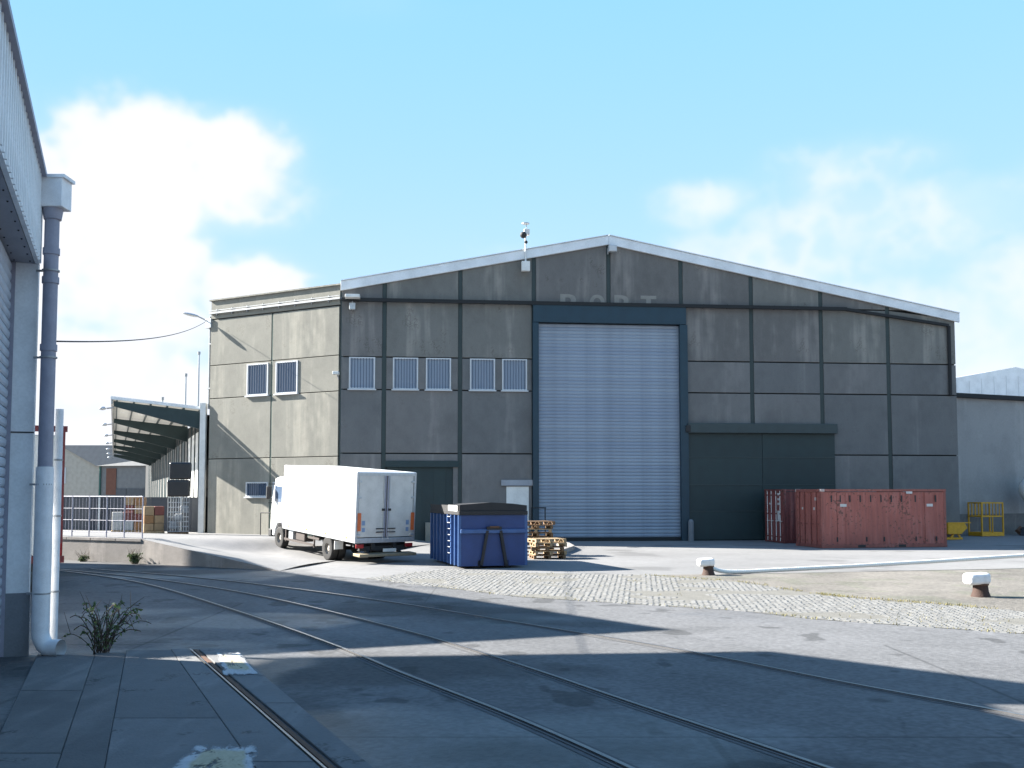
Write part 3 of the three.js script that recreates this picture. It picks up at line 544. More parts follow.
// ------------------------------------------------------------------ low aisle wall and loading canopy on the left of the hall
{
  const dir = [-0.36, 0.933], nrm = [-0.933, -0.36], S = (t, d, y) => P(L0[0] - 0.35 + dir[0] * t + nrm[0] * d, L0[1] + 0.4 + dir[1] * t + nrm[1] * d, y);
  const w = thing('aisle_wall', 'white panelled side wall with dark green posts under the loading canopy', 'wall', P(0, 0));
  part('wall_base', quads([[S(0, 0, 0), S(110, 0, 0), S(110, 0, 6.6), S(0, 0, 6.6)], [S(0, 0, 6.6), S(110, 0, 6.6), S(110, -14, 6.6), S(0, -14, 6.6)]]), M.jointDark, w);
  for (let k = 0; k < 30; k++) { const t = 0.1 + k * 3.2; part('wall_panel', quads([[S(t + 0.9, 0.03, 0.2), S(t + 3.0, 0.03, 0.2), S(t + 3.0, 0.03, 5.9), S(t + 0.9, 0.03, 5.9)]]), k < 4 ? M.white : k % 2 ? M.greenDoorB : M.roof, w); part('post', bar(S(t, 0.02, 0), S(t, 0.02, 6.6), 0.1), M.greenDoorB, w); }
  part('end_strip', bar(S(-0.25, 0.1, 0), S(-0.25, 0.1, 7.2), 0.3, 0.3), M.white, w);
  const c = thing('loading_canopy', 'long lean to canopy with dark green beams over the loading dock', 'canopy', P(0, 0));
  const D = 4.6, y0 = 6.75, y1 = 7.2, n = 7, sp = 14;
  for (let k = 0; k < n; k++) {
    const t = k * sp; const a = S(t, 0, y0 - 1.0), b = S(t, D, y1 - 0.28), c2 = S(t, D, y1), d = S(t, 0, y0);
    const e = V(dir[0] * 0.2, 0, -dir[1] * 0.2); const o = q => q.clone().add(e);
    part('canopy_beam', quads([[a, b, c2, d], [o(a), o(b), o(c2), o(d)], [a, b, o(b), o(a)], [b, c2, o(c2), o(b)]]), M.greenDoorB, c);
    const l = group('canopy_lamp', c); part('lamp_arm', rod(S(t, D, y1 - 0.35), S(t, D + 0.35, y1 - 0.4), 0.04), M.steel, l); part('lamp_head', uvm(new THREE.SphereGeometry(0.2, 10, 8).scale(1, 0.5, 0.7)).translate(S(t, D + 0.55, y1 - 0.4).x, y1 - 0.4, S(t, D + 0.55, 0).z), M.galv, l);
  }
  for (let j = 0; j < 6; j++) { const d = 0.25 + j * 0.84, y = mix(y0, y1, d / D); part('purlin', bar(S(0, d, y + 0.05), S(sp * (n - 1), d, y + 0.05), 0.08, 0.12), M.greenDoorB, c); }
  const rm = new THREE.MeshPhysicalMaterial({ color: new THREE.Color().setRGB(0.5, 0.48, 0.42), roughness: 0.9, transmission: 0.32, thickness: 0, side: THREE.DoubleSide });
  for (let k = 0; k < n - 1; k++) for (let j = 0; j < 3; j++) { const t0 = k * sp + j * sp / 3 + 0.05, t1 = t0 + sp / 3 - 0.1; part('roof_sheet', quads([[S(t0, -0.1, y0 + 0.13), S(t1, -0.1, y0 + 0.13), S(t1, D + 0.15, y1 + 0.14), S(t0, D + 0.15, y1 + 0.14)]]), rm, c); }
  part('eave_trim', bar(S(-0.1, D + 0.1, y1 + 0.02), S(sp * (n - 1), D + 0.1, y1 + 0.02), 0.08, 0.34), M.steel, c);
  part('end_trim', bar(S(-0.12, -0.1, y0 + 0.16), S(-0.12, D + 0.16, y1 + 0.16), 0.1, 0.16), M.verge, c);

  // goods on the dock
  const onDock = (x, z) => P(x, z, dockH(x, z) + 0.008);
  const pallet = (parent, y, mat) => { const q = []; for (const z of [-0.35, 0, 0.35]) q.push(bx(1.0, 0.09, 0.1, 0, y + 0.045, z)); for (let k = -3; k <= 3; k++) q.push(bx(0.12, 0.03, 0.8, k * 0.145, y + 0.105, 0)); part('pallet', q, mat, parent); };
  const st = thing('wrapped_stack', 'tall stack of two black wrapped bales on a wire cage by the hall wall', 'bales', onDock(-16.65, 51.6), 0.3);
  pallet(st, 0, M.woodOld);
  const wires = []; for (let k = 0; k <= 8; k++) for (const s of [-1, 1]) { wires.push(rod(V(-0.5 + k * 0.125, 0.12, s * 0.5), V(-0.5 + k * 0.125, 1.8, s * 0.5), 0.014, 0.014, 5), rod(V(s * 0.5, 0.12, -0.5 + k * 0.125), V(s * 0.5, 1.8, -0.5 + k * 0.125), 0.014, 0.014, 5)); } for (let j = 0; j < 8; j++) for (const s of [-1, 1]) wires.push(rod(V(-0.5, 0.12 + j * 0.24, s * 0.5), V(0.5, 0.12 + j * 0.24, s * 0.5), 0.014, 0.014, 5), rod(V(s * 0.5, 0.12 + j * 0.24, -0.5), V(s * 0.5, 0.12 + j * 0.24, 0.5), 0.014, 0.014, 5));
  part('wire_cage', wires, M.galv, st);
  const bale = seed => { const g = new RoundedBoxGeometry(1.06, 0.84, 1.06, 8, 0.09), p = g.attributes.position; for (let i = 0; i < p.count; i++) { const n = (fbm(p.getX(i) * 4 + 9, p.getY(i) * 6 + p.getZ(i) * 5 + 9, seed, 3) - 0.5) * 0.1; p.setXYZ(i, p.getX(i) * (1 + n), p.getY(i), p.getZ(i) * (1 + n)); } g.computeVertexNormals(); return uvm(g); };
  const film = std([0.02, 0.021, 0.024], { roughness: 0.25 });
  part('bale', bale(5).translate(-0.02, 2.26, 0), film, st); part('bale', bale(8).translate(0.06, 3.13, 0.02), film, st);
  for (let k = 0; k < 3; k++) part('sack', uvm(new RoundedBoxGeometry(0.4, 0.34, 0.8, 2, 0.08)).translate(-0.25 + k * 0.26, 0.4 + 0.42 * k, 0), grained([0.3, 0.31, 0.33], {}, 1), st);
  const crateMat = [grained([0.26, 0.14, 0.06], {}, 1.5), grained([0.3, 0.21, 0.12], {}, 1.5), grained([0.4, 0.39, 0.37], {}, 1.5), grained([0.16, 0.05, 0.04], {}, 1.5)];
  const goods = [[-17.9, 51.6, [1, 0, 1], 'stack of brown cartons on a pallet beside the black bales'], [-19.1, 52.4, [0, 2, 3, 1], 'pallet of mixed orange and white cartons in the middle of the dock'], [-18.6, 49.4, [2, 2], 'white wrapped boxes on a pallet nearest the railing']];
  for (const [x, z, list, label] of goods) {
    const g = thing('goods_pallet', label, 'pallet', onDock(x, z), R() * 0.6, 'goods on the loading dock'); pallet(g, 0, M.wood); let y = 0.13;
    list.forEach((m, i) => { const h = 0.34 + 0.12 * R(); for (const s of [-1, 1]) part('carton', bx(0.46, h, 0.76 - 0.1 * R(), s * 0.245, y + h / 2, 0, 0.02), crateMat[(m + (s > 0 ? i : 0)) % 4], g); y += h + 0.01; });
  }
  // guard railing on the dock edge
  const gr = thing('guard_railing', 'galvanised pipe railing along the edge of the loading dock', 'railing', P(0, 0));
  const e = t => { const x = mix(DA[0] - 0.15, DW[0], t), z = mix(DA[1] + 0.42, DW[1] + 0.3, t); return P(x, z, dockH(x, z)); };
  for (let k = 0; k <= 14; k++) { const a = e(k * 0.06); part('post', rod(a, a.clone().add(V(0, 1.5, 0)), 0.024), M.pipeGrey, gr); }
  for (const h of [0.2, 0.62, 1.04, 1.47]) { const a = e(0), b = e(0.84); part('rail', rod(a.add(V(0, h, 0)), b.add(V(0, h, 0)), h > 1.4 ? 0.024 : 0.012), M.pipeGrey, gr); }
  const mesh = []; for (let k = 0; k < 70; k++) { const a = e(k * 0.012); mesh.push(rod(a.clone().add(V(0, 0.2, 0)), a.clone().add(V(0, 1.46, 0)), 0.006, 0.006, 4)); } part('wire_infill', mesh, M.pipeGrey, gr);
}

// ------------------------------------------------------------------ far buildings, masts
{
  const hd = thing('wall_screen', 'low dark screen added behind the loading dock, standing in for the far shed wall', 'fence', P(-25.6, 58.5, 0.2), rad(-6));  // added stand-in for the dark lower wall of the far shed
  for (let k = 0; k < 9; k++) part('screen_sheet', bx(1.18, 1.95, 0.05, k * 1.2, 0.98, k % 2 ? 0.02 : 0), grained([[0.06, 0.066, 0.08], [0.075, 0.08, 0.09], [0.05, 0.056, 0.07]][k % 3], {}, 1), hd);
  for (let k = 0; k < 5; k++) part('post', bx(0.1, 2.05, 0.1, k * 2.4, 1.02, 0.1), M.galv, hd);
  const fb = thing('gabled_shed', 'distant beige shed with a grey roof and brown doors behind the dock', 'building', P(-66, 165), rad(-14));
  const w = 11, d = 30, eh = 6.6, rh = 9.9;
  part('wall', quads([[V(0, 0, 0), V(26, 0, 0), V(26, eh, 0), V(0, eh, 0)]]), grained([0.2, 0.2, 0.2]), fb);
  part('gable_wall', [quads([[V(0, 0, 0), V(-w, 0, 0), V(-w, eh, 0), V(0, eh, 0)], [V(0, eh, 0), V(-w / 2 - 2, rh, 0), V(-w, eh, 0)]])], grained([0.42, 0.39, 0.34]), fb);
  part('roof', quads([[V(-0.3, eh - 0.1, 0.5), V(26.5, eh - 0.1, 0.5), V(22, rh, -8), V(-w / 2 - 2, rh, 0.2)]]), grained([0.16, 0.16, 0.16]), fb);
  for (const x of [2.2, 14]) part('brown_door', bx(1.8, 4.2, 0.1, x, 4.0, 0.08), grained([0.17, 0.07, 0.045]), fb);
  part('downpipe', rod(V(0.2, 0, 0.15), V(0.2, eh, 0.15), 0.16), grained([0.05, 0.13, 0.11]), fb);
  part('window', bx(2.4, 2.6, 0.08, -7.4, 5.0, 0.06), M.winFrame, fb);
  for (let k = 0; k < 8; k++) part('wall_sheet', bx(2.9, 2.6, 0.06, 3.5 + k * 3, 1.6, 0.06), grained([0.1, 0.105, 0.115]), fb);
  part('antenna', [rod(V(3.2, 8.6, -4), V(3.2, 12.4, -4), 0.07), rod(V(5, 8.6, -4), V(5, 11.8, -4), 0.06), bx(2.2, 0.08, 0.08, 3.2, 11.8, -4), bx(1.6, 0.08, 0.08, 3.2, 11.1, -4)], M.steel, fb);
  for (const [px, pz, h, label] of [[-38.5, 121, 16.0, 'shorter thin pole rising behind the canopy'], [-37, 121, 18.6, 'taller thin pole rising behind the canopy next to the hall corner'], [-41.2, 121, 13.2, 'lowest thin pole with a knob rising behind the canopy']]) {
    const m = thing('mast', label, 'pole', P(px, pz)); part('shaft', rod(V(0, 0, 0), V(0, h, 0), 0.16, 0.09), M.galv, m); part('finial', rod(V(0, h, 0), V(0, h + 0.35, 0), 0.16), M.steel, m);
  }
}

// ------------------------------------------------------------------ wall and hall to the right of the big hall
{
  const r0 = FU(UR + 0.05, -3.5), a = rad(24);
  const w = thing('annex_wall', 'plain grey rendered wall to the right of the big hall', 'wall', P(r0[0], r0[1]), a);
  part('render', bx(44, 6.75, 0.3, 19, 4.575, -0.15), std([1, 1, 1], { map: rep(concreteTex(81, 0.3, 0.25, 0.3, 0.015), 0.16, 0.16), ...cBump }), w);
  part('plinth', bx(44, 1.2, 0.34, 19, 0.6, -0.15), concLow[0], w);
  part('gutter', bx(44, 0.26, 0.3, 19, 7.92, 0.08, 0.03), M.jointDark, w);
  part('flat_roof', bx(44, 0.1, 12, 19, 7.75, -6.2), M.roof, w);
  const b = thing('metal_roofed_hall', 'hall with a pale metal roof rising behind the grey annex wall', 'building', P(r0[0] + 2, r0[1] + 14), rad(12));
  const rp = poly([[0, 0], [40, 0], [40, 7], [14, 11.4], [0, 8.9]], 20); part('metal_cladding', uvm(rp.translate(-2.5, 0, -20)), M.cladding, b);
  for (let k = 0; k < 30; k++) part('seam', bx(0.05, 8.5 + Math.min(2.2, k * 0.178), 0.04, -2.3 + k, 4.3 + Math.min(1.1, k * 0.089), 0.02), M.cladding, b);
  part('verge_rail', bar(V(-2.5, 9.1, 0.1), V(3.4, 10.1, 0.1), 0.1), M.jointDark, b);
  part('verge_lamp', bx(0.9, 0.18, 0.2, 3.3, 10.2, 0.12, 0.03), M.galv, b);
}

// ------------------------------------------------------------------ near building on the left, whose wall and roof shade the foreground
{
  const N = [-7.4, 15.95], th = Math.atan2(0.934, 0.358);
  // local: x runs from the far corner towards the camera, z points out of the wall (to the right)
  const nb = thing('near_warehouse', 'pale metal clad warehouse with a recessed roller door at the left edge', 'warehouse', P(N[0], N[1]), 0);
  nb.rotation.y = -th;    // local x -> (0.358, depth -0.934)
  const out = 1;          // side of the wall that faces the yard
  const EH = 7.33, SO = 6.03, LEN = 15;
  const q = new THREE.Vector3(1, 0, 0).applyAxisAngle(new THREE.Vector3(0, 1, 0), -th), zl = new THREE.Vector3(0, 0, 1).applyAxisAngle(new THREE.Vector3(0, 1, 0), -th);
  const sgn = zl.x > 0 ? 1 : -1;       // outward direction along local z
  const B = (w, h, d, x, y, z, r) => bx(w, h, d, x, y, z * sgn, r);
  // fascia of vertical ribbed sheets above the door
  const rib = []; const sheetW = 0.98;
  for (let k = 0; k < 15; k++) { const g = [B(sheetW - 0.008, EH - SO, 0.06, k * sheetW + sheetW / 2, (EH + SO) / 2, -0.03)]; for (let j = 0; j < 4; j++) g.push(B(0.05, EH - SO - 0.02, 0.03, k * sheetW + 0.12 + j * 0.245, (EH + SO) / 2, 0.012)); part('cladding_sheet', g, M.cladding, nb); }
  part('roof_edge_trim', B(LEN, 0.08, 0.3, LEN / 2, EH + 0.03, -0.06), M.pipeGrey, nb);
  part('soffit', B(LEN - 0.06, 0.04, 0.36, LEN / 2 + 0.03, SO + 0.02, -0.25), grained([0.3, 0.31, 0.36], { roughness: 0.5 }), nb);
  const rv = []; for (let k = 0; k < 24; k++) for (const z of [-0.12, -0.34]) rv.push(uvm(new THREE.SphereGeometry(0.014, 6, 5)).translate(0.3 + k * 0.5, SO - 0.004, z * sgn)); part('soffit_rivets', rv, M.dark, nb);
  part('corner_jamb', B(0.1, SO - 0.95, 0.34, 0.05, (SO + 0.95) / 2, -0.18), M.cladding, nb);
  part('jamb_plinth', B(0.14, 0.95, 0.36, 0.08, 0.475, -0.17), M.plinth, nb);
  const seam = B(0.012, 0.02, 0.35, 0.105, 3.4, -0.18); part('jamb_seam', seam, M.dark, nb);
  // roller door, set back
  const d = group('roller_door', nb); const n = 40, h = (SO - 0.02) / n;
  const prof = [[0, 0], [0.02, h * 0.25], [0.022, h * 0.7], [0, h * 0.93]]; const sl = []; for (let k = 0; k < 3; k++) { const [a, b] = prof[k], [c, e] = prof[k + 1]; sl.push([V(0.12, b, a * sgn), V(8, b, a * sgn), V(8, e, c * sgn), V(0.12, e, c * sgn)]); }
  const sg = quads(sl), sm = [grained([0.45, 0.5, 0.58], { roughness: 0.5 }, 0.5, 0.001), grained([0.42, 0.47, 0.55], { roughness: 0.5 }, 0.5, 0.001)];
  for (let k = 0; k < n; k++) { const o = part('slat', sg, sm[hash(k, 9, 2) > 0.5 ? 1 : 0], d); o.position.set(0, k * h + 0.01, -0.4 * sgn); }
  part('door_guide', B(0.06, SO - 0.02, 0.08, 0.13, SO / 2, -0.37), M.pipeGrey, d);
  part('door_backing', B(14.9, SO, 0.05, 7.45, SO / 2, -0.5), M.plinth, nb);
  // body and roof; unseen overhang past the far end added, shaped for the foreground shadow
  const inv = new THREE.Matrix4().makeRotationY(th).multiply(new THREE.Matrix4().makeTranslation(-N[0], 0, N[1]));
  const T = (x, z, y) => P(x, z, y).applyMatrix4(inv);
  const CH = 10, E = [4.04 - SX * CH, 16.27 + SZ * CH], G = [-3.45 - SX * CH, 15.65 + SZ * CH], Q = [6.75 - SX * CH, 13.55 + SZ * CH], K = [-24, 8], J = [-18, -8], Mn = [-1.88, 1.94];
  part('end_wall', quads([[T(N[0], N[1], 0), T(-21, 10.7, 0), T(-21, 10.7, 8.3), T(N[0], N[1], EH)]]), M.cladding, nb);
  part('rear_wall', quads([[T(-21, 10.7, 0), T(J[0], J[1], 0), T(J[0], J[1], 8.3), T(-21, 10.7, 8.3)], [T(J[0], J[1], 0), T(Mn[0], Mn[1], 0), T(Mn[0], Mn[1], EH), T(J[0], J[1], 8.3)]]), M.cladding, nb);
  const roofPts = [T(N[0], N[1], EH + 0.02), T(8.2 - SX * CH, 12.1 + SZ * CH, CH), T(Q[0], Q[1], CH), T(E[0], E[1], CH), T(G[0], G[1], CH), T(K[0], K[1], 9), T(J[0], J[1], 8.4), T(Mn[0], Mn[1], EH + 0.02)];
  const rq = []; for (let k = 1; k < roofPts.length - 1; k++) rq.push([roofPts[0], roofPts[k], roofPts[k + 1]]);
  part('roof', quads(rq), M.roof, nb);
  // rainwater hopper and pipes at the corner
  const rp = thing('downpipe', 'fat downpipe with a white hopper, grey above and white below, at the building corner', 'downpipe', P(-7.08, 15.75));
  part('hopper', [bx(0.38, 0.46, 0.36, -0.03, 7.1, 0, 0.012), bx(0.42, 0.05, 0.40, -0.01, 7.34, 0)], M.pipeWhite, rp);
  part('hopper_outlet', rod(V(-0.05, 6.7, 0), V(-0.05, 6.9, 0), 0.13, 0.16, 20), M.pipeGrey, rp);
  part('upper_pipe', [rod(V(-0.055, 2.85, 0), V(-0.055, 6.8, 0), 0.108, 0.108, 24)], M.pipeGrey, rp);
  part('lower_pipe', tube([V(-0.055, 2.84, 0), V(-0.055, 1.5, 0), V(-0.055, 0.5, 0), V(-0.04, 0.3, 0.01), V(0.06, 0.15, 0.03), V(0.22, 0.14, 0.06), V(0.30, 0.14, 0.08)], 0.13, 40, 24), M.pipeWhite, rp);
  for (const y of [2.82, 4.7, 5.75, 6.2]) part('collar', rod(V(-0.055, y - 0.05, 0), V(-0.055, y + 0.05, 0), 0.125, 0.125, 24), y < 3 ? M.pipeWhite : M.pipeGrey, rp);
  for (const y of [0.95, 2.6, 4.55, 5.9]) part('pipe_clip', [rod(V(-0.055, y - 0.012, 0), V(-0.055, y + 0.012, 0), 0.13, 0.13, 20), bx(0.16, 0.03, 0.03, -0.2, y, 0)], M.steel, rp);
  const r2 = thing('downpipe', 'thinner white pipe standing right behind the fat downpipe', 'downpipe', P(-7.31, 16.6));
  part('pipe', tube([V(0, 3.82, 0), V(0, 3.4, 0), V(0, 1.5, 0), V(0, 0.0, 0)], 0.06, 40, 18), M.pipeWhite, r2);
  for (const y of [0.9, 2.1, 3.0]) part('pipe_clip', rod(V(0, y - 0.015, 0), V(0, y + 0.015, 0), 0.07, 0.07, 18), M.steel, r2);
}
// second hall on the left, unseen: outline shaped so its shadow crosses the road
{
  const hr = 9.5, R1 = [2.92 - SX * hr, 18.76 + SZ * hr], R2 = [-8.46 - SX * hr, 33.93 + SZ * hr], o = [-0.8 * 7, -0.6 * 7], hl = 9.5 - 0.2225 * 7;
  const b = thing('unseen_shed', 'unseen metal shed beyond the left edge, shaped to shade the road', 'warehouse', P(0, 0));
  const c = [R1, R2, [R2[0] + o[0], R2[1] + o[1]], [R1[0] + o[0], R1[1] + o[1]]], hs = [hr, hr, hl, hl];
  for (let k = 0; k < 4; k++) { const a = c[k], d = c[(k + 1) % 4]; part('wall', quads([[P(...a, 0), P(...d, 0), P(...d, hs[(k + 1) % 4]), P(...a, hs[k])]]), M.cladding, b); }
  part('roof', quads([c.map((p, k) => P(...p, hs[k] + 0.01))]), M.roof, b);
}
// trailer parked between the two
{
  const t = thing('box_trailer', 'white box trailer with a dark red frame showing behind the pipes', 'trailer', P(-10.86, 25.0), rad(25));
  const red = grained([0.16, 0.02, 0.025], { roughness: 0.5 }, 1, 0.002);
  part('box_body', bx(2.36, 2.9, 8, -1.2, 2.4, -4.0, 0.03), M.white, t);
  part('rear_frame', [bx(0.09, 3.1, 0.12, -0.04, 2.42, 0.03), bx(0.14, 3.1, 0.12, -2.38, 2.42, 0.03), bx(2.5, 0.14, 0.12, -1.2, 4.0, 0.035), bx(2.5, 0.16, 0.12, -1.2, 0.86, 0.035)], red, t);
  part('chassis', bx(1.2, 0.3, 8, -1.2, 0.72, -4), M.dark, t);
  for (const x of [-0.2, -2.2]) for (const z of [-1.6, -2.8]) part('wheel', rod(V(x - 0.14, 0.48, z), V(x + 0.14, 0.48, z), 0.48, 0.48, 20), M.rubber, t);
  part('support_leg', [bx(0.12, 0.8, 0.12, -0.3, 0.4, -6.5), bx(0.12, 0.8, 0.12, -2.1, 0.4, -6.5)], M.dark, t);
  part('tail_lamp', bx(0.1, 0.3, 0.05, -0.06, 1.1, 0.11), grained([0.3, 0.01, 0.01]), t);
}
// overhead cable from the near building to the street lamp
{
  const a = P(-7.1, 15.95, 4.83), b = P(L0[0] - 0.1, L0[1] - 0.35, 11.6);
  const pts = []; for (let k = 0; k <= 30; k++) { const t = k / 30; pts.push(a.clone().lerp(b, t).add(V(0, -1.3 * t * (1 - t), 0))); }
  single('overhead_cable', 'thin black cable sagging from the downpipe to the corner street lamp', 'cable', tube(pts, 0.013, 60, 6), M.dark);
}

// ------------------------------------------------------------------ box truck, nose up on the ramp, seen from behind
{
  const t = thing('box_truck', 'white box truck parked on the ramp with its grey rear doors towards the camera', 'truck', P(-5.43, 35.6, -0.125), 0);
  t.rotation.order = 'YXZ'; t.rotation.y = rad(36.5); t.rotation.x = Math.atan(0.058);
  M.under = grained([0.07, 0.055, 0.05], { roughness: 0.8 }, 2, 0.003);
  const BW = 2.36, BL = 6.0, y0 = 0.87, y1 = 3.28;       // local x to the right, z backwards, rear at 0
  const whiteP = std([0.86, 0.86, 0.85], { roughness: 0.35 }), doorG = grained([0.6, 0.58, 0.55], { roughness: 0.45 }, 0.7, 0.001), cabW = std([0.8, 0.8, 0.79], { roughness: 0.3 });
  const box = group('cargo_box', t);
  part('side_panel', bx(0.05, y1 - y0 - 0.12, BL - 0.1, 0.03, (y0 + y1) / 2, -BL / 2), whiteP, box);
  part('side_panel', bx(0.05, y1 - y0 - 0.12, BL - 0.1, BW - 0.03, (y0 + y1) / 2, -BL / 2), whiteP, box);
  part('roof_panel', bx(BW, 0.07, BL, BW / 2, y1 - 0.02, -BL / 2, 0.02), whiteP, box);
  part('front_panel', bx(BW - 0.1, y1 - y0 - 0.1, 0.05, BW / 2, (y0 + y1) / 2, -BL + 0.04), whiteP, box);
  part('floor', bx(BW - 0.02, 0.14, BL, BW / 2, y0 + 0.03, -BL / 2), M.galv, box);
  for (let k = 1; k < 5; k++) part('panel_seam', bx(0.006, y1 - y0 - 0.2, 0.025, 0.002, (y0 + y1) / 2, -k * BL / 5), M.galv, box);
  part('lower_rail', bx(0.03, 0.13, BL - 0.1, 0.0, y0 + 0.1, -BL / 2, 0.008), M.galv, box);
  for (let k = 0; k < 4; k++) part('marker_lamp', bx(0.02, 0.04, 0.09, -0.02, y0 + 0.1, -0.6 - k * 1.6), M.yellow, box);
  part('corner_rail', bx(0.07, y1 - y0, 0.09, 0.02, (y0 + y1) / 2, -BL + 0.05, 0.015), whiteP, box);
  part('rear_frame', [bx(0.09, y1 - y0, 0.1, 0.035, (y0 + y1) / 2, -0.03, 0.01), bx(0.09, y1 - y0, 0.1, BW - 0.035, (y0 + y1) / 2, -0.03, 0.01), bx(BW - 0.1, 0.1, 0.1, BW / 2, y1 - 0.07, -0.03, 0.01), bx(BW - 0.1, 0.12, 0.1, BW / 2, y0 + 0.07, -0.03, 0.01)], M.galv, box);
  for (const s of [-1, 1]) {
    const d = group('rear_door', t), cx = BW / 2 + s * 0.555;
    part('door_leaf', bx(1.06, 2.14, 0.05, cx, (y0 + y1) / 2 + 0.02, -0.02, 0.012), doorG, d);
    part('seal', bx(0.045, 2.14, 0.03, BW / 2 + s * 0.05, (y0 + y1) / 2 + 0.02, 0.012), M.pipeGrey, d);
    part('lock_rod', rod(V(BW / 2 + s * 0.11, y0 + 0.08, 0.03), V(BW / 2 + s * 0.11, y1 - 0.1, 0.03), 0.018), M.galv, d);
    part('handle', [bx(0.1, 0.08, 0.06, BW / 2 + s * 0.12, 1.98, 0.03), bx(0.32, 0.03, 0.04, BW / 2 + s * 0.22, 1.2, 0.03), bx(0.32, 0.03, 0.04, BW / 2 + s * 0.22, 1.32, 0.03)], M.dark, d);
    for (const y of [1.1, 1.6, 2.4, 2.95]) part('hinge', bx(0.13, 0.07, 0.04, BW / 2 + s * 1.06, y, 0.02, 0.008), M.galv, d);
    part('reflector', bx(0.13, 0.62, 0.015, BW / 2 + s * 1.06, 1.56, 0.045), grained([0.62, 0.14, 0.04], { roughness: 0.4 }, 3, 0.001), d);
    part('sticker', [bx(0.12, 0.16, 0.006, cx + s * 0.32, 1.52, 0.012), bx(0.12, 0.14, 0.006, cx + s * 0.32, 1.28, 0.012)], std([0.2, 0.28, 0.42], { roughness: 0.5 }), d);
  }
  part('chassis_frame', [bx(0.14, 0.26, 6.9, 0.75, 0.72, -3.5), bx(0.14, 0.26, 6.9, BW - 0.75, 0.72, -3.5), bx(BW - 0.3, 0.12, 0.1, BW / 2, 0.72, -0.4), bx(BW - 0.3, 0.12, 0.1, BW / 2, 0.72, -3.2)], M.dark, t);
  const tg = group('tail_lift', t);
  part('platform', bx(BW - 0.1, 0.1, 0.5, BW / 2, 0.42, 0.05, 0.02), grained([0.3, 0.25, 0.17], { roughness: 0.6, metalness: 0.3 }, 2), tg);
  part('lift_arms', [bar(V(0.55, 0.7, -0.6), V(0.55, 0.45, 0.0), 0.1), bar(V(BW - 0.55, 0.7, -0.6), V(BW - 0.55, 0.45, 0.0), 0.1), bx(BW - 0.5, 0.16, 0.16, BW / 2, 0.62, -0.2)], M.dark, tg);
  part('number_plate', bx(0.52, 0.11, 0.02, BW / 2 + 0.2, 0.56, 0.0), M.white, t);
  for (const x of [0.2, BW - 0.2]) part('tail_lamp', bx(0.3, 0.13, 0.06, x, 0.72, -0.02, 0.015), grained([0.32, 0.02, 0.02], { roughness: 0.3 }, 2), t);
  const wheel = (x, z, s, name = 'wheel') => {
    const w = group(name, t); w.position.set(x, 0.43, z);
    const pr = [[0.2, -0.13], [0.36, -0.14], [0.415, -0.12], [0.43, -0.07], [0.43, 0.07], [0.415, 0.12], [0.36, 0.14], [0.2, 0.13]].map(([r, y]) => new THREE.Vector2(r, y));
    part('tyre', uvm(new THREE.LatheGeometry(pr, 28).rotateZ(Math.PI / 2)), M.rubber, w);
    part('rim', uvm(new THREE.LatheGeometry([[0.02, 0.05], [0.1, 0.06], [0.12, 0.0], [0.2, -0.02], [0.235, 0.1], [0.25, 0.12]].map(([r, y]) => new THREE.Vector2(r, y)), 24).rotateZ(s < 0 ? Math.PI / 2 : -Math.PI / 2)), grained([0.34, 0.31, 0.28], { roughness: 0.6 }, 2), w);
    const nuts = []; for (let k = 0; k < 8; k++) nuts.push(bx(0.03, 0.035, 0.035, s * 0.045, 0.155 * Math.sin(k * 0.785), 0.155 * Math.cos(k * 0.785))); part('wheel_nuts', nuts, M.steel, w);
  };
  for (const [x, s] of [[0.16, -1], [BW - 0.16, 1]]) { wheel(x, -2.15, s); wheel(x - s * 0.31, -2.15, s); wheel(x, -6.35, s); }
  part('axle', [rod(V(0.2, 0.43, -2.15), V(BW - 0.2, 0.43, -2.15), 0.07), rod(V(0.2, 0.43, -6.35), V(BW - 0.2, 0.43, -6.35), 0.06), uvm(new THREE.SphereGeometry(0.2, 12, 8)).translate(BW / 2, 0.43, -2.15)], M.dark, t);
  for (const x of [0.16, BW - 0.16]) part('mudguard', bx(0.34, 0.3, 0.03, x, 0.62, -1.5), M.white, t);
  part('fuel_tank', bx(0.42, 0.4, 0.8, 0.32, 0.66, -4.6, 0.06), M.under, t);
  part('battery_box', bx(0.3, 0.42, 0.4, 0.26, 0.62, -5.45, 0.03), M.galv, t);
  part('air_tank', rod(V(0.3, 0.72, -3.3), V(0.3, 0.72, -4.1), 0.13, 0.13, 14), grained([0.25, 0.3, 0.26], {}, 1), t);
  part('side_guard', [bx(0.04, 0.08, 2.6, 0.06, 0.44, -4.6), bx(0.04, 0.08, 0.9, 0.06, 0.7, -3.3), bx(0.05, 0.5, 0.06, 0.08, 0.6, -3.3), bx(0.05, 0.5, 0.06, 0.08, 0.6, -5.8)], M.under, t);
  // cab over the front axle
  const cab = group('cab', t); const cw = BW - 0.2, zf = -7.35, zb = -6.1;
  const pr = new THREE.Shape([[zb, 0.95], [zb, 2.78], [zb - 0.55, 2.82], [zb - 0.95, 2.72], [zf + 0.02, 1.85], [zf - 0.03, 1.0], [zf, 0.45], [zf + 0.35, 0.45], [-6.9, 0.75], [-6.75, 0.95], [-6.35, 1.02], [-6.15, 0.98]].map(([a, b]) => new THREE.Vector2(a, b)));
  let cg = clean(new THREE.ExtrudeGeometry(pr, { depth: cw - 0.08, bevelEnabled: true, bevelSize: 0.035, bevelThickness: 0.04, bevelSegments: 3, bevelOffset: -0.035 })); cg.translate(0, 0, 0.04); cg.rotateY(-Math.PI / 2); cg.translate(cw + 0.1, 0, 0);
  part('cab_shell', uvm(cg), cabW, cab);
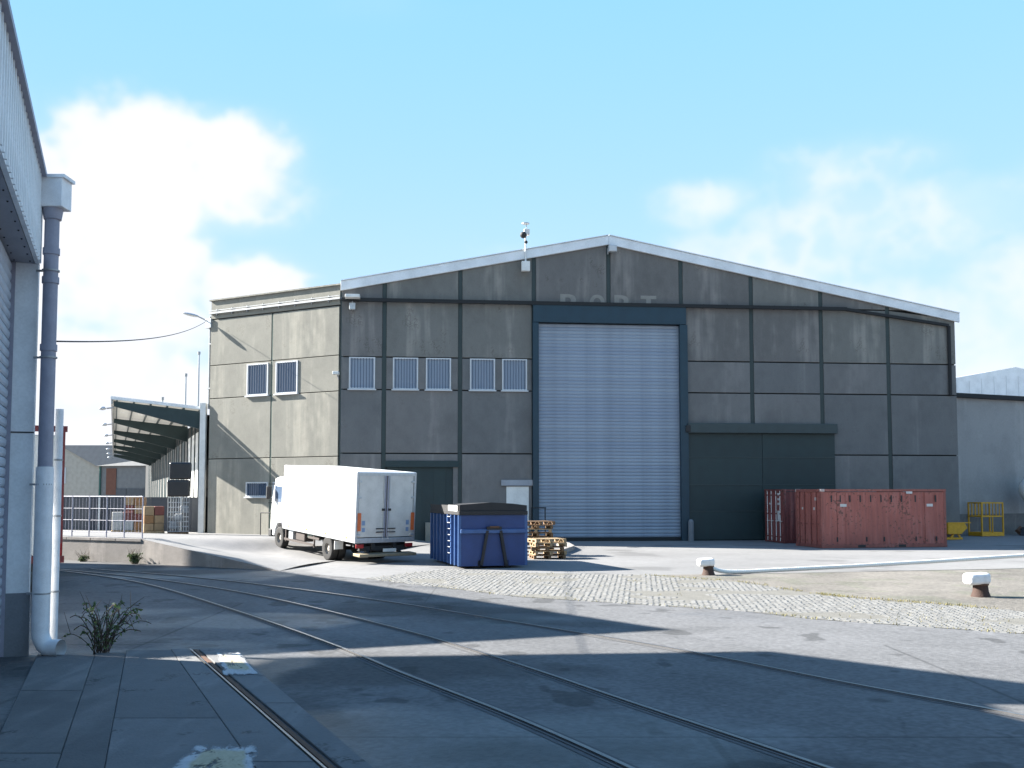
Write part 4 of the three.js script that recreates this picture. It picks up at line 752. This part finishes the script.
  for (const x of [0.095, 0.1 + cw + 0.005]) part('side_window', bx(0.014, 0.62, 0.68, x, 2.12, -6.72, 0.005), M.glass, cab);
  part('windscreen', quads([[V(0.28, 1.9, zf - 0.015), V(cw, 1.9, zf - 0.015), V(cw, 2.66, zb - 0.99), V(0.28, 2.66, zb - 0.99)]]), M.glass, cab);
  part('door_seam', [bx(0.01, 1.5, 0.015, 0.096, 1.7, -6.3), bx(0.01, 1.2, 0.015, 0.096, 1.6, -7.12)], M.pipeGrey, cab);
  part('bumper', bx(cw + 0.1, 0.3, 0.3, BW / 2, 0.55, zf + 0.02, 0.05), M.dark, cab);
  for (const s of [-1, 1]) { const m = group('mirror', t), x = BW / 2 + s * (cw / 2 + 0.22); part('mirror_arm', [rod(V(BW / 2 + s * cw / 2, 2.5, -7.0), V(x, 2.5, -7.15), 0.018), rod(V(BW / 2 + s * cw / 2, 1.75, -7.0), V(x, 1.75, -7.15), 0.018)], M.dark, m); part('mirror_head', bx(0.2, 0.5, 0.1, x, 2.15, -7.15, 0.03), M.dark, m); }
  part('roof_lamp', bx(0.24, 0.14, 0.2, 0.35, 2.9, -6.5, 0.04), M.dark, cab);
}

// ------------------------------------------------------------------ blue roll-off skip
{
  const W2 = 2.16, L = 4.2, t = thing('roll_off_skip', 'dark blue steel roll off skip with a black rim beside the truck', 'skip', P(-1.64, 33.3), rad(17));
  const blue = grained([0.014, 0.042, 0.16], { roughness: 0.5 }, 0.7, 0.003), blueL = grained([0.04, 0.1, 0.26], { roughness: 0.45 }, 0.7, 0.003), rim = grained([0.025, 0.024, 0.026], { roughness: 0.8 }, 1, 0.004);
  part('front_plate', bx(W2, 1.64, 0.06, W2 / 2, 0.9, -0.03), blue, t);
  part('rear_plate', bx(W2, 1.64, 0.06, W2 / 2, 0.9, -L + 0.03), blue, t);
  part('side_plate', bx(0.06, 1.64, L - 0.14, 0.05, 0.9, -L / 2), blue, t); part('side_plate', bx(0.06, 1.64, L - 0.14, W2 - 0.05, 0.9, -L / 2), blue, t);
  part('floor_plate', bx(W2 - 0.1, 0.06, L - 0.1, W2 / 2, 0.26, -L / 2), M.rust, t);
  for (const x of [0.0, W2]) for (let k = 0; k < 9; k++) part('side_rib', bx(0.11, 1.64, 0.09, x === 0 ? -0.035 : W2 + 0.035, 0.9, -0.045 - k * (L - 0.1) / 8.0, 0.01), blueL, t);
  part('top_rim', [bx(W2 + 0.16, 0.13, 0.12, W2 / 2, 1.79, 0.0, 0.015), bx(W2 + 0.16, 0.13, 0.12, W2 / 2, 1.79, -L, 0.015), bx(0.12, 0.13, L, -0.03, 1.79, -L / 2, 0.015), bx(0.12, 0.13, L, W2 + 0.03, 1.79, -L / 2, 0.015)], rim, t);
  part('front_lid', uvm(poly([[-0.06, 1.86], [W2 + 0.06, 1.86], [W2 + 0.06, 2.03], [W2 * 0.8, 2.09], [W2 * 0.45, 2.13], [W2 * 0.2, 2.09], [-0.06, 2.05]], 0.08).translate(0, 0, -0.06)), rim, t);
  part('cover_sheet', quads([[V(-0.05, 2.05, -0.05), V(W2 * 0.45, 2.13, -0.05), V(W2 * 0.45, 2.05, -L), V(-0.05, 1.9, -L)], [V(W2 * 0.45, 2.13, -0.05), V(W2 + 0.05, 2.03, -0.05), V(W2 + 0.05, 1.9, -L), V(W2 * 0.45, 2.05, -L)]]), rim, t);
  part('side_lid', [bx(0.07, 0.2, L - 0.1, -0.05, 1.93, -L / 2)], rim, t);
  part('white_patch', bx(0.012, 0.19, 1.25, -0.094, 1.94, -0.75), M.white, t);
  part('cross_bar', [bx(W2 + 0.06, 0.13, 0.12, W2 / 2, 1.2, 0.05, 0.02)], blueL, t);
  part('hook_frame', [bar(V(0.66, 0.1, 0.06), V(0.86, 1.22, 0.08), 0.09), bar(V(1.5, 0.1, 0.06), V(1.3, 1.22, 0.08), 0.09), bx(0.5, 0.1, 0.1, 1.08, 1.3, 0.1, 0.02)], rim, t);
  part('hook_bar', rod(V(0.92, 1.34, 0.14), V(1.24, 1.34, 0.14), 0.03), M.rust, t);
  part('skid', [bx(0.12, 0.18, L, 0.62, 0.17, -L / 2), bx(0.12, 0.18, L, 1.54, 0.17, -L / 2)], M.dark, t);
  for (const x of [0.56, 1.6]) part('roller', rod(V(x - 0.1, 0.1, -0.12), V(x + 0.1, 0.1, -0.12), 0.1, 0.1, 14), M.dark, t);
  const lad = []; for (let k = 0; k < 7; k++) lad.push(rod(V(-0.11, 0.45 + k * 0.2, -1.05), V(-0.11, 0.45 + k * 0.2, -1.42), 0.016, 0.016, 6)); part('ladder_rungs', lad, M.galv, t);
}
// pallets and kerb beside the skip
{
  const mk = (parent, y, turn, mat, dx = 0, dz = 0) => { const p = group('pallet', parent); p.position.set(dx, y, dz); p.rotation.y = turn; for (let k = 0; k < 6; k++) part('deck_board', bx(1.2, 0.022, 0.1, 0, 0.133, -0.42 + k * 0.168), mat, p); for (const x of [-0.55, 0, 0.55]) { part('stringer', bx(0.1, 0.022, 0.95, x, 0.11, 0), mat, p); for (const z of [-0.42, 0, 0.42]) part('block', bx(0.1, 0.078, 0.14, x, 0.06, z), mat, p); part('skid_board', bx(0.1, 0.02, 0.95, x, 0.01, 0), mat, p); } };
  const a = thing('pallet_stack', 'lower front stack of worn wooden pallets beside the blue skip', 'pallets', P(1.3, 38.6), rad(8), 'wooden pallets by the skip');
  for (let k = 0; k < 4; k++) mk(a, k * 0.148, (R() - 0.5) * 0.3, k % 2 ? M.wood : M.woodOld, (R() - 0.5) * 0.15, (R() - 0.5) * 0.12);
  mk(a, 4 * 0.148, 0.2, M.wood, 0.0, -0.05);
  const b = thing('pallet_stack', 'taller stack of old pallets behind, in front of the white door', 'pallets', P(0.95, 40.5), rad(4), 'wooden pallets by the skip');
  for (let k = 0; k < 8; k++) mk(b, k * 0.148, (R() - 0.5) * 0.25, k % 3 ? M.woodOld : M.wood, (R() - 0.5) * 0.1, (R() - 0.5) * 0.1);
  mk(b, 8 * 0.148, 0.3, M.woodOld);
  const kerb = thing('kerb', 'pale concrete kerb turning a corner beside the roller door', 'kerb', P(0, 0));
  const ks = [[1.5, 39.6], [2.0, 41.4], [2.55, 44.0], [2.45, 46.5], [1.6, 49.0], [1.0, 51.2]];
  for (let k = 0; k < ks.length - 1; k++) part('kerb_stone', bar(P(ks[k][0], ks[k][1], 0.09), P(mix(ks[k][0], ks[k + 1][0], 0.985), mix(ks[k][1], ks[k + 1][1], 0.985), 0.09), 0.22, 0.2), concDock, kerb);
}

// ------------------------------------------------------------------ shipping containers
function corrugated(len, h, depth, pitch) {       // wall in the x,y plane, ribs along y
  const q = []; let x = 0; const a = pitch * 0.26, b = pitch * 0.24; const pts = [[0, 0]];
  while (x < len - pitch) { pts.push([x + a, 0], [x + a + b, -depth], [x + 2 * a + b, -depth], [x + pitch, 0]); x += pitch; } pts.push([len, 0]);
  for (let i = 0; i < pts.length - 1; i++) q.push([V(pts[i][0], 0, pts[i][1]), V(pts[i + 1][0], 0, pts[i + 1][1]), V(pts[i + 1][0], h, pts[i + 1][1]), V(pts[i][0], h, pts[i][1])]);
  return quads(q);
}
function rustyPaint(seed, c) {
  return std([1, 1, 1], { roughness: 0.62, bumpMap: rep(grain, 1, 1), bumpScale: 0.002, map: rep(tex(512, 512, (u, v) => {
    const big = fbm(u * 5, v * 5, seed, 5, 5, 5), run = fbm(u * 70, v * 5, seed + 4, 4, 70, 5), sp = fbm(u * 90, v * 70, seed + 8, 3, 90, 70);
    const k = 0.82 + 0.4 * (big - 0.5) + 0.25 * (run - 0.5), r = 0.8 * sst(0.61, 0.72, sp * 0.6 + big * 0.4), p = sst(0.58, 0.7, run * 0.6 + big * 0.4) * 0.3;
    return [mix(mix(c[0] * k, 0.34, p), 0.07, r), mix(mix(c[1] * k, 0.17, p), 0.035, r), mix(mix(c[2] * k, 0.15, p), 0.025, r)];
  }), 0.155, 0.2) });
}
function container(label, pos, turn, c, seed, opt) {
  const t = thing('shipping_container', label, 'container', pos, turn, 'red shipping containers');
  const L = 6.06, D = 2.44, Hh = 2.59, m = rustyPaint(seed, c), f = rustyPaint(seed + 50, c.map(v => v * 0.8));
  // local x along the long side facing the camera, z outward; the doors are at x = 0
  const front = part('side_panel', corrugated(L - 0.24, Hh - 0.3, 0.036, 0.275), m, t); front.position.set(0.12, 0.16, -0.02);
  const back = part('side_panel', corrugated(L - 0.24, Hh - 0.3, 0.036, 0.275), m, t); back.position.set(0.12, 0.16, -D + 0.05);
  const end = part('end_panel', corrugated(D - 0.2, Hh - 0.3, 0.036, 0.275), m, t); end.rotation.y = Math.PI / 2; end.position.set(L - 0.03, 0.16, -0.1);
  part('roof_panel', bx(L - 0.1, 0.04, D - 0.1, L / 2, Hh - 0.04, -D / 2), m, t);
  part('floor', bx(L - 0.1, 0.1, D - 0.1, L / 2, 0.13, -D / 2), M.dark, t);
  for (const x of [0.06, L - 0.06]) for (const z of [-0.06, -D + 0.06]) part('corner_post', bx(0.12, Hh - 0.2, 0.12, x, Hh / 2, z, 0.012), f, t);
  for (const z of [-0.04, -D + 0.04]) { part('top_rail', bx(L - 0.24, 0.1, 0.08, L / 2, Hh - 0.06, z), f, t); part('bottom_rail', bx(L - 0.24, 0.15, 0.1, L / 2, 0.09, z), f, t); }
  for (const x of [0.03, L - 0.03]) { part('end_rail', bx(0.09, 0.12, D - 0.24, x, Hh - 0.07, -D / 2), f, t); part('end_rail', bx(0.09, 0.15, D - 0.24, x, 0.09, -D / 2), f, t); }
  for (const x of [0.08, L - 0.08]) for (const y of [0.06, Hh - 0.06]) for (const z of [-0.08, -D + 0.08]) part('corner_casting', bx(0.18, 0.118, 0.18, x, y, z, 0.012), y > 1 && x < 1 && opt.pale ? M.pale : f, t);
  for (const s of [0, 1]) {
    const d = group('door', t), z0 = -0.12 - s * (D - 0.24) / 2, w = (D - 0.24) / 2;
    part('door_leaf', bx(0.05, Hh - 0.28, w - 0.015, 0.04, Hh / 2, z0 - w / 2, 0.01), m, d);
    for (const k of [0.27, 0.73]) { part('lock_rod', rod(V(-0.015, 0.1, z0 - w * k), V(-0.015, Hh - 0.08, z0 - w * k), 0.02), opt.rods, d); part('rod_handle', bx(0.03, 0.03, 0.3, -0.03, 1.05, z0 - w * k + 0.1), opt.rods, d); for (const y of [0.3, 1.4, 2.3]) part('rod_guide', bx(0.05, 0.06, 0.1, -0.01, y, z0 - w * k), f, d); }
    for (const y of [0.4, 1.0, 1.65, 2.25]) part('hinge', bx(0.04, 0.09, 0.16, 0.0, y, s ? -D + 0.14 : -0.14), f, d);
    if (opt.marks) for (const [zz, yy, ww, hh] of opt.marks[s]) part('white_marking', bx(0.006, hh, ww, 0.011, yy, z0 - w * zz), M.paintWhite, d);
  }
  if (opt.side) {
    for (let k = 0; k < opt.slots.length; k++) part('vent_slot', bx(0.06, 0.3, 0.012, opt.slots[k], 2.16, -0.012), M.dark, t);
    for (const x of [0.75, 2.15, 3.0, 4.55, 5.55]) part('tie_slot', bx(0.07, 0.2, 0.012, x, 0.38, -0.012), M.dark, t);
    for (const x of [1.06, 5.25]) part('white_label', bx(0.3, 0.12, 0.01, x, 1.87, -0.008), M.paintWhite, t);
    for (const x of [0.95, 5.2]) part('plain_plate', bx(0.36, Hh - 0.34, 0.012, x, Hh / 2, -0.016), m, t);
    for (const x of [1.9, 3.85]) part('fork_pocket', bx(0.36, 0.115, 0.02, x, 0.085, 0.004), M.dark, t);
    part('pale_mark', bx(0.3, 0.1, 0.01, 4.25, 2.43, 0.002), M.paintWhite, t);
  }
  return t;
}
M.pale = grained([0.45, 0.36, 0.34], {}, 1);
container('red shipping container nearest the camera with a row of dark slots along its side', P(13.51, 45.15, 0), rad(11), [0.38, 0.12, 0.095], 501,
  { side: 1, pale: 1, rods: rustyPaint(590, [0.22, 0.06, 0.05]), slots: [0.5, 0.92, 1.38, 1.88, 2.38, 2.88, 3.38, 3.88, 4.55, 5.55], marks: [[[0.35, 2.15, 0.2, 0.14], [0.5, 1.72, 0.14, 0.12]], [[0.5, 1.72, 0.12, 0.1]]] });
container('darker red shipping container behind the other one, with white lock rods', P(12.98, 49.35, 0), rad(7.5), [0.23, 0.06, 0.055], 531,
  { rods: M.white, marks: [[[0.5, 2.35, 0.26, 0.1], [0.5, 2.1, 0.24, 0.1], [0.5, 1.88, 0.26, 0.1], [0.5, 1.3, 0.3, 0.5]], [[0.5, 1.88, 0.2, 0.09]]] });

// ------------------------------------------------------------------ yellow basket and yellow tipping skip by the wall
{
  const c = thing('man_basket', 'yellow steel basket with open bars standing by the grey wall', 'basket', P(25.9, 57.0), rad(20));
  const w = 1.5, d = 0.95, h = 1.88; 
  for (const x of [0, w]) for (const z of [0, -d]) part('corner_post', bx(0.07, h, 0.07, x, h / 2, z), M.yellow, c);
  for (const y of [0.1, 1.1, h - 0.04]) { for (const z of [0, -d]) part('rail', bx(w - 0.07, y < 0.2 ? 0.16 : 0.07, 0.06, w / 2, y, z), M.yellow, c); for (const x of [0, w]) part('rail', bx(0.06, y < 0.2 ? 0.16 : 0.07, d - 0.07, x, y, -d / 2), M.yellow, c); }
  for (let k = 1; k < 6; k++) { part('bar', bx(0.035, 0.73, 0.035, k * w / 6, 1.5, -d), M.yellow, c); } for (let k = 1; k < 4; k++) for (const x of [0, w]) part('bar', bx(0.035, 0.73, 0.035, x, 1.5, -k * d / 4), M.yellow, c);
  part('bar', bx(0.05, 1.0, 0.05, w / 2, 0.6, 0), M.yellow, c);
  part('floor', bx(w, 0.05, d, w / 2, 0.2, -d / 2), M.yellow, c); part('fork_channel', [bx(0.2, 0.1, d, 0.45, 0.05, -d / 2), bx(0.2, 0.1, d, 1.1, 0.05, -d / 2)], M.yellow, c);
  const s = thing('tipping_skip', 'small yellow tipping skip next to the red container', 'skip', P(22.5, 52.75), rad(10));
  const g = poly([[0, 0.3], [0.75, 0.3], [1.1, 0.62], [0.95, 0.86], [0, 0.86]], 0.9, 0.02); part('tub', uvm(g.translate(-0.3, 0, -0.9)), M.yellow, s);
  part('base_frame', [bx(0.9, 0.1, 0.1, 0.1, 0.08, -0.1), bx(0.9, 0.1, 0.1, 0.1, 0.08, -0.8), bar(V(-0.1, 0.1, -0.1), V(0.1, 0.35, -0.1), 0.08), bar(V(0.45, 0.1, -0.1), V(0.3, 0.35, -0.1), 0.08)], M.yellow, s); part('rim', bx(1.3, 0.05, 0.05, 0.34, 0.88, 0.0), M.yellow, s);
  const j = thing('scrap_heap', 'dark heap of scrap at the foot of the wall by the right edge', 'scrap', P(29.3, 58.4), 0);
  for (let k = 0; k < 14; k++) { const o = part('scrap_piece', bx(0.3 + R() * 0.7, 0.08 + R() * 0.2, 0.2 + R() * 0.4), k % 3 ? M.dark : M.rust, j); o.position.set(R() * 2 - 0.6, 0.1 + R() * 0.35, R() * 0.8 - 0.4); o.rotation.set(R() * 0.6, R() * 3, R() * 0.6); }
  const tank = thing('white_tank', 'white rounded tank cut off by the right edge of the picture', 'tank', P(29.9, 58.6), 0);
  part('tank_body', uvm(new THREE.SphereGeometry(1, 28, 20).scale(1.2, 0.95, 1.0)).translate(0.15, 2.55, 0), M.white, tank);
  part('tank_stand', [rod(V(-0.3, 0, 0.3), V(-0.3, 1.9, 0.3), 0.06), rod(V(0.8, 0, 0.3), V(0.8, 1.9, 0.3), 0.06), rod(V(-0.3, 0, -0.4), V(-0.3, 1.9, -0.4), 0.06), rod(V(0.8, 0, -0.4), V(0.8, 1.9, -0.4), 0.06)], M.steel, tank);
}

// ------------------------------------------------------------------ mooring bollards and rope
function bollard(label, pos, s, turn) {
  const t = thing('mooring_bollard', label, 'bollard', pos, turn, 'white topped mooring bollards');
  const stem = new THREE.LatheGeometry([[0.25, 0], [0.235, 0.05], [0.2, 0.14], [0.185, 0.3], [0.2, 0.36]].map(([r, y]) => new THREE.Vector2(r * s, y * s)), 24);
  part('stem', uvm(stem), grained([0.055, 0.028, 0.02], { roughness: 0.8 }, 3, 0.006), t);
  const cap = new RoundedBoxGeometry(0.6 * s, 0.3 * s, 0.46 * s, 5, 0.1 * s); const p = cap.attributes.position; for (let i = 0; i < p.count; i++) { const n = (fbm(p.getX(i) * 5 + 8, p.getY(i) * 5 + p.getZ(i) * 4 + 8, 5, 3) - 0.5) * 0.03; p.setXYZ(i, p.getX(i), p.getY(i) + n - 0.05 * (p.getX(i) < 0 ? -p.getX(i) : 0), p.getZ(i)); } cap.computeVertexNormals();
  part('cap', uvm(cap.translate(-0.1 * s, 0.48 * s, 0)), grained([0.75, 0.75, 0.76], { roughness: 0.6 }, 2, 0.004), t);
  part('collar', rod(V(0, 0.31 * s, 0), V(0, 0.35 * s, 0), 0.21 * s, 0.21 * s, 20), M.rust, t);
  return t;
}
bollard('white topped mooring bollard standing alone on the sandy ground at the right', P(11.1, 24.6), 0.9, 0.1);
bollard('white topped mooring bollard with the rope made fast to it', P(5.85, 30.9), 0.8, 0.1);
{
  const rope = thing('mooring_rope', 'thick white twisted mooring rope stretched from the bollard to the right', 'rope', P(0, 0));
  const a = P(6.9, 31.3, 0.07), b = P(22, 35.2, 0.66), mid = [P(5.95, 30.95, 0.2), P(6.3, 31.1, 0.1), a]; const pts = [...mid]; for (let k = 1; k <= 20; k++) { const t = k / 20; pts.push(a.clone().lerp(b, t).add(V(0, -0.12 * t * (1 - t) * 4 * 0.5, 0))); }
  const c = new THREE.CatmullRomCurve3(pts);
  for (let s = 0; s < 3; s++) { const q = []; const n = 300; for (let i = 0; i <= n; i++) { const p = c.getPointAt(i / n), an = i * 1.5 + s * 2.094; q.push(p.add(V(0, Math.sin(an) * 0.026, Math.cos(an) * 0.026))); } part('strand', uvm(new THREE.TubeGeometry(new THREE.CatmullRomCurve3(q), 900, 0.044, 6)), grained([0.8, 0.79, 0.75], { roughness: 0.9 }, 4, 0.004), rope); }
}

// ------------------------------------------------------------------ weeds
function shrub(name, label, pos, n, h, spread, leaves, seed, cat = 'shrub') {
  const r = rng(seed), t = thing(name, label, cat, pos, 0), stems = [], lf = [];
  const leaf = new THREE.PlaneGeometry(0.045, 0.026, 2, 1); { const p = leaf.attributes.position; for (let i = 0; i < p.count; i++) { p.setZ(i, -Math.abs(p.getX(i)) * 0.3); if (Math.abs(p.getX(i)) > 0.02) p.setY(i, p.getY(i) * 0.15); } }
  const m4 = new THREE.Matrix4(), q = new THREE.Quaternion(), e = new THREE.Euler();
  for (let k = 0; k < n; k++) {
    const a = r() * 6.28, s = spread * (0.25 + 0.75 * r()), hh = h * (0.45 + 0.55 * r()), o = V((r() - 0.5) * 0.2, 0, (r() - 0.5) * 0.15);
    const tip = V(Math.cos(a) * s, hh * (0.75 + 0.25 * r()), Math.sin(a) * s * 0.7), midp = V(tip.x * 0.35, hh * 0.62, tip.z * 0.35);
    const c = new THREE.CatmullRomCurve3([o, midp.add(o), V(tip.x * 0.75, hh * 0.95, tip.z * 0.75).add(o), tip.add(o)]);
    stems.push(uvm(new THREE.TubeGeometry(c, 10, 0.0045 + 0.004 * r(), 4)));
    if (r() < 0.6) { const b0 = c.getPoint(0.5 + 0.3 * r()); stems.push(rod(b0, b0.clone().add(V((r() - 0.5) * 0.4, 0.12 + 0.2 * r(), (r() - 0.5) * 0.3)), 0.005, 0.002, 4)); }
    for (let i = 0; i < leaves; i++) { const p = c.getPoint(0.12 + 0.85 * Math.pow(r(), 1.5)); const s2 = 0.7 + r() * 1.1; m4.compose(p.add(V((r() - 0.5) * 0.06, (r() - 0.5) * 0.05, (r() - 0.5) * 0.06)), q.setFromEuler(e.set(r() * 6, r() * 6, r() * 6)), V(s2, s2, s2)); lf.push(clean(leaf.clone()).applyMatrix4(m4)); }
  }
  part('stems', stems, grained([0.09, 0.06, 0.045], { roughness: 0.9 }, 4), t);
  tag(part('leaves', lf, new THREE.MeshPhysicalMaterial({ color: new THREE.Color().setRGB(0.085, 0.14, 0.04), roughness: 0.8, transmission: 0.3, thickness: 0, side: THREE.DoubleSide }), t), null, null, null, 'stuff');
}
shrub('shrub', 'straggly shrub with bare arching twigs growing at the foot of the downpipe', P(-6.3, 15.98), 36, 0.8, 0.78, 12, 900);
shrub('weed', 'bright green weed at the foot of the dock corner', P(-12.95, 35.55), 40, 0.4, 0.25, 16, 930, 'weed');
shrub('weed', 'low weed at the foot of the dock wall, left of the other', P(-15.2, 36.75), 24, 0.22, 0.2, 10, 940, 'weed');

scene.traverse(o => { if (o.isMesh) { o.castShadow = true; o.receiveShadow = true; } });
renderer.render(scene, camera);
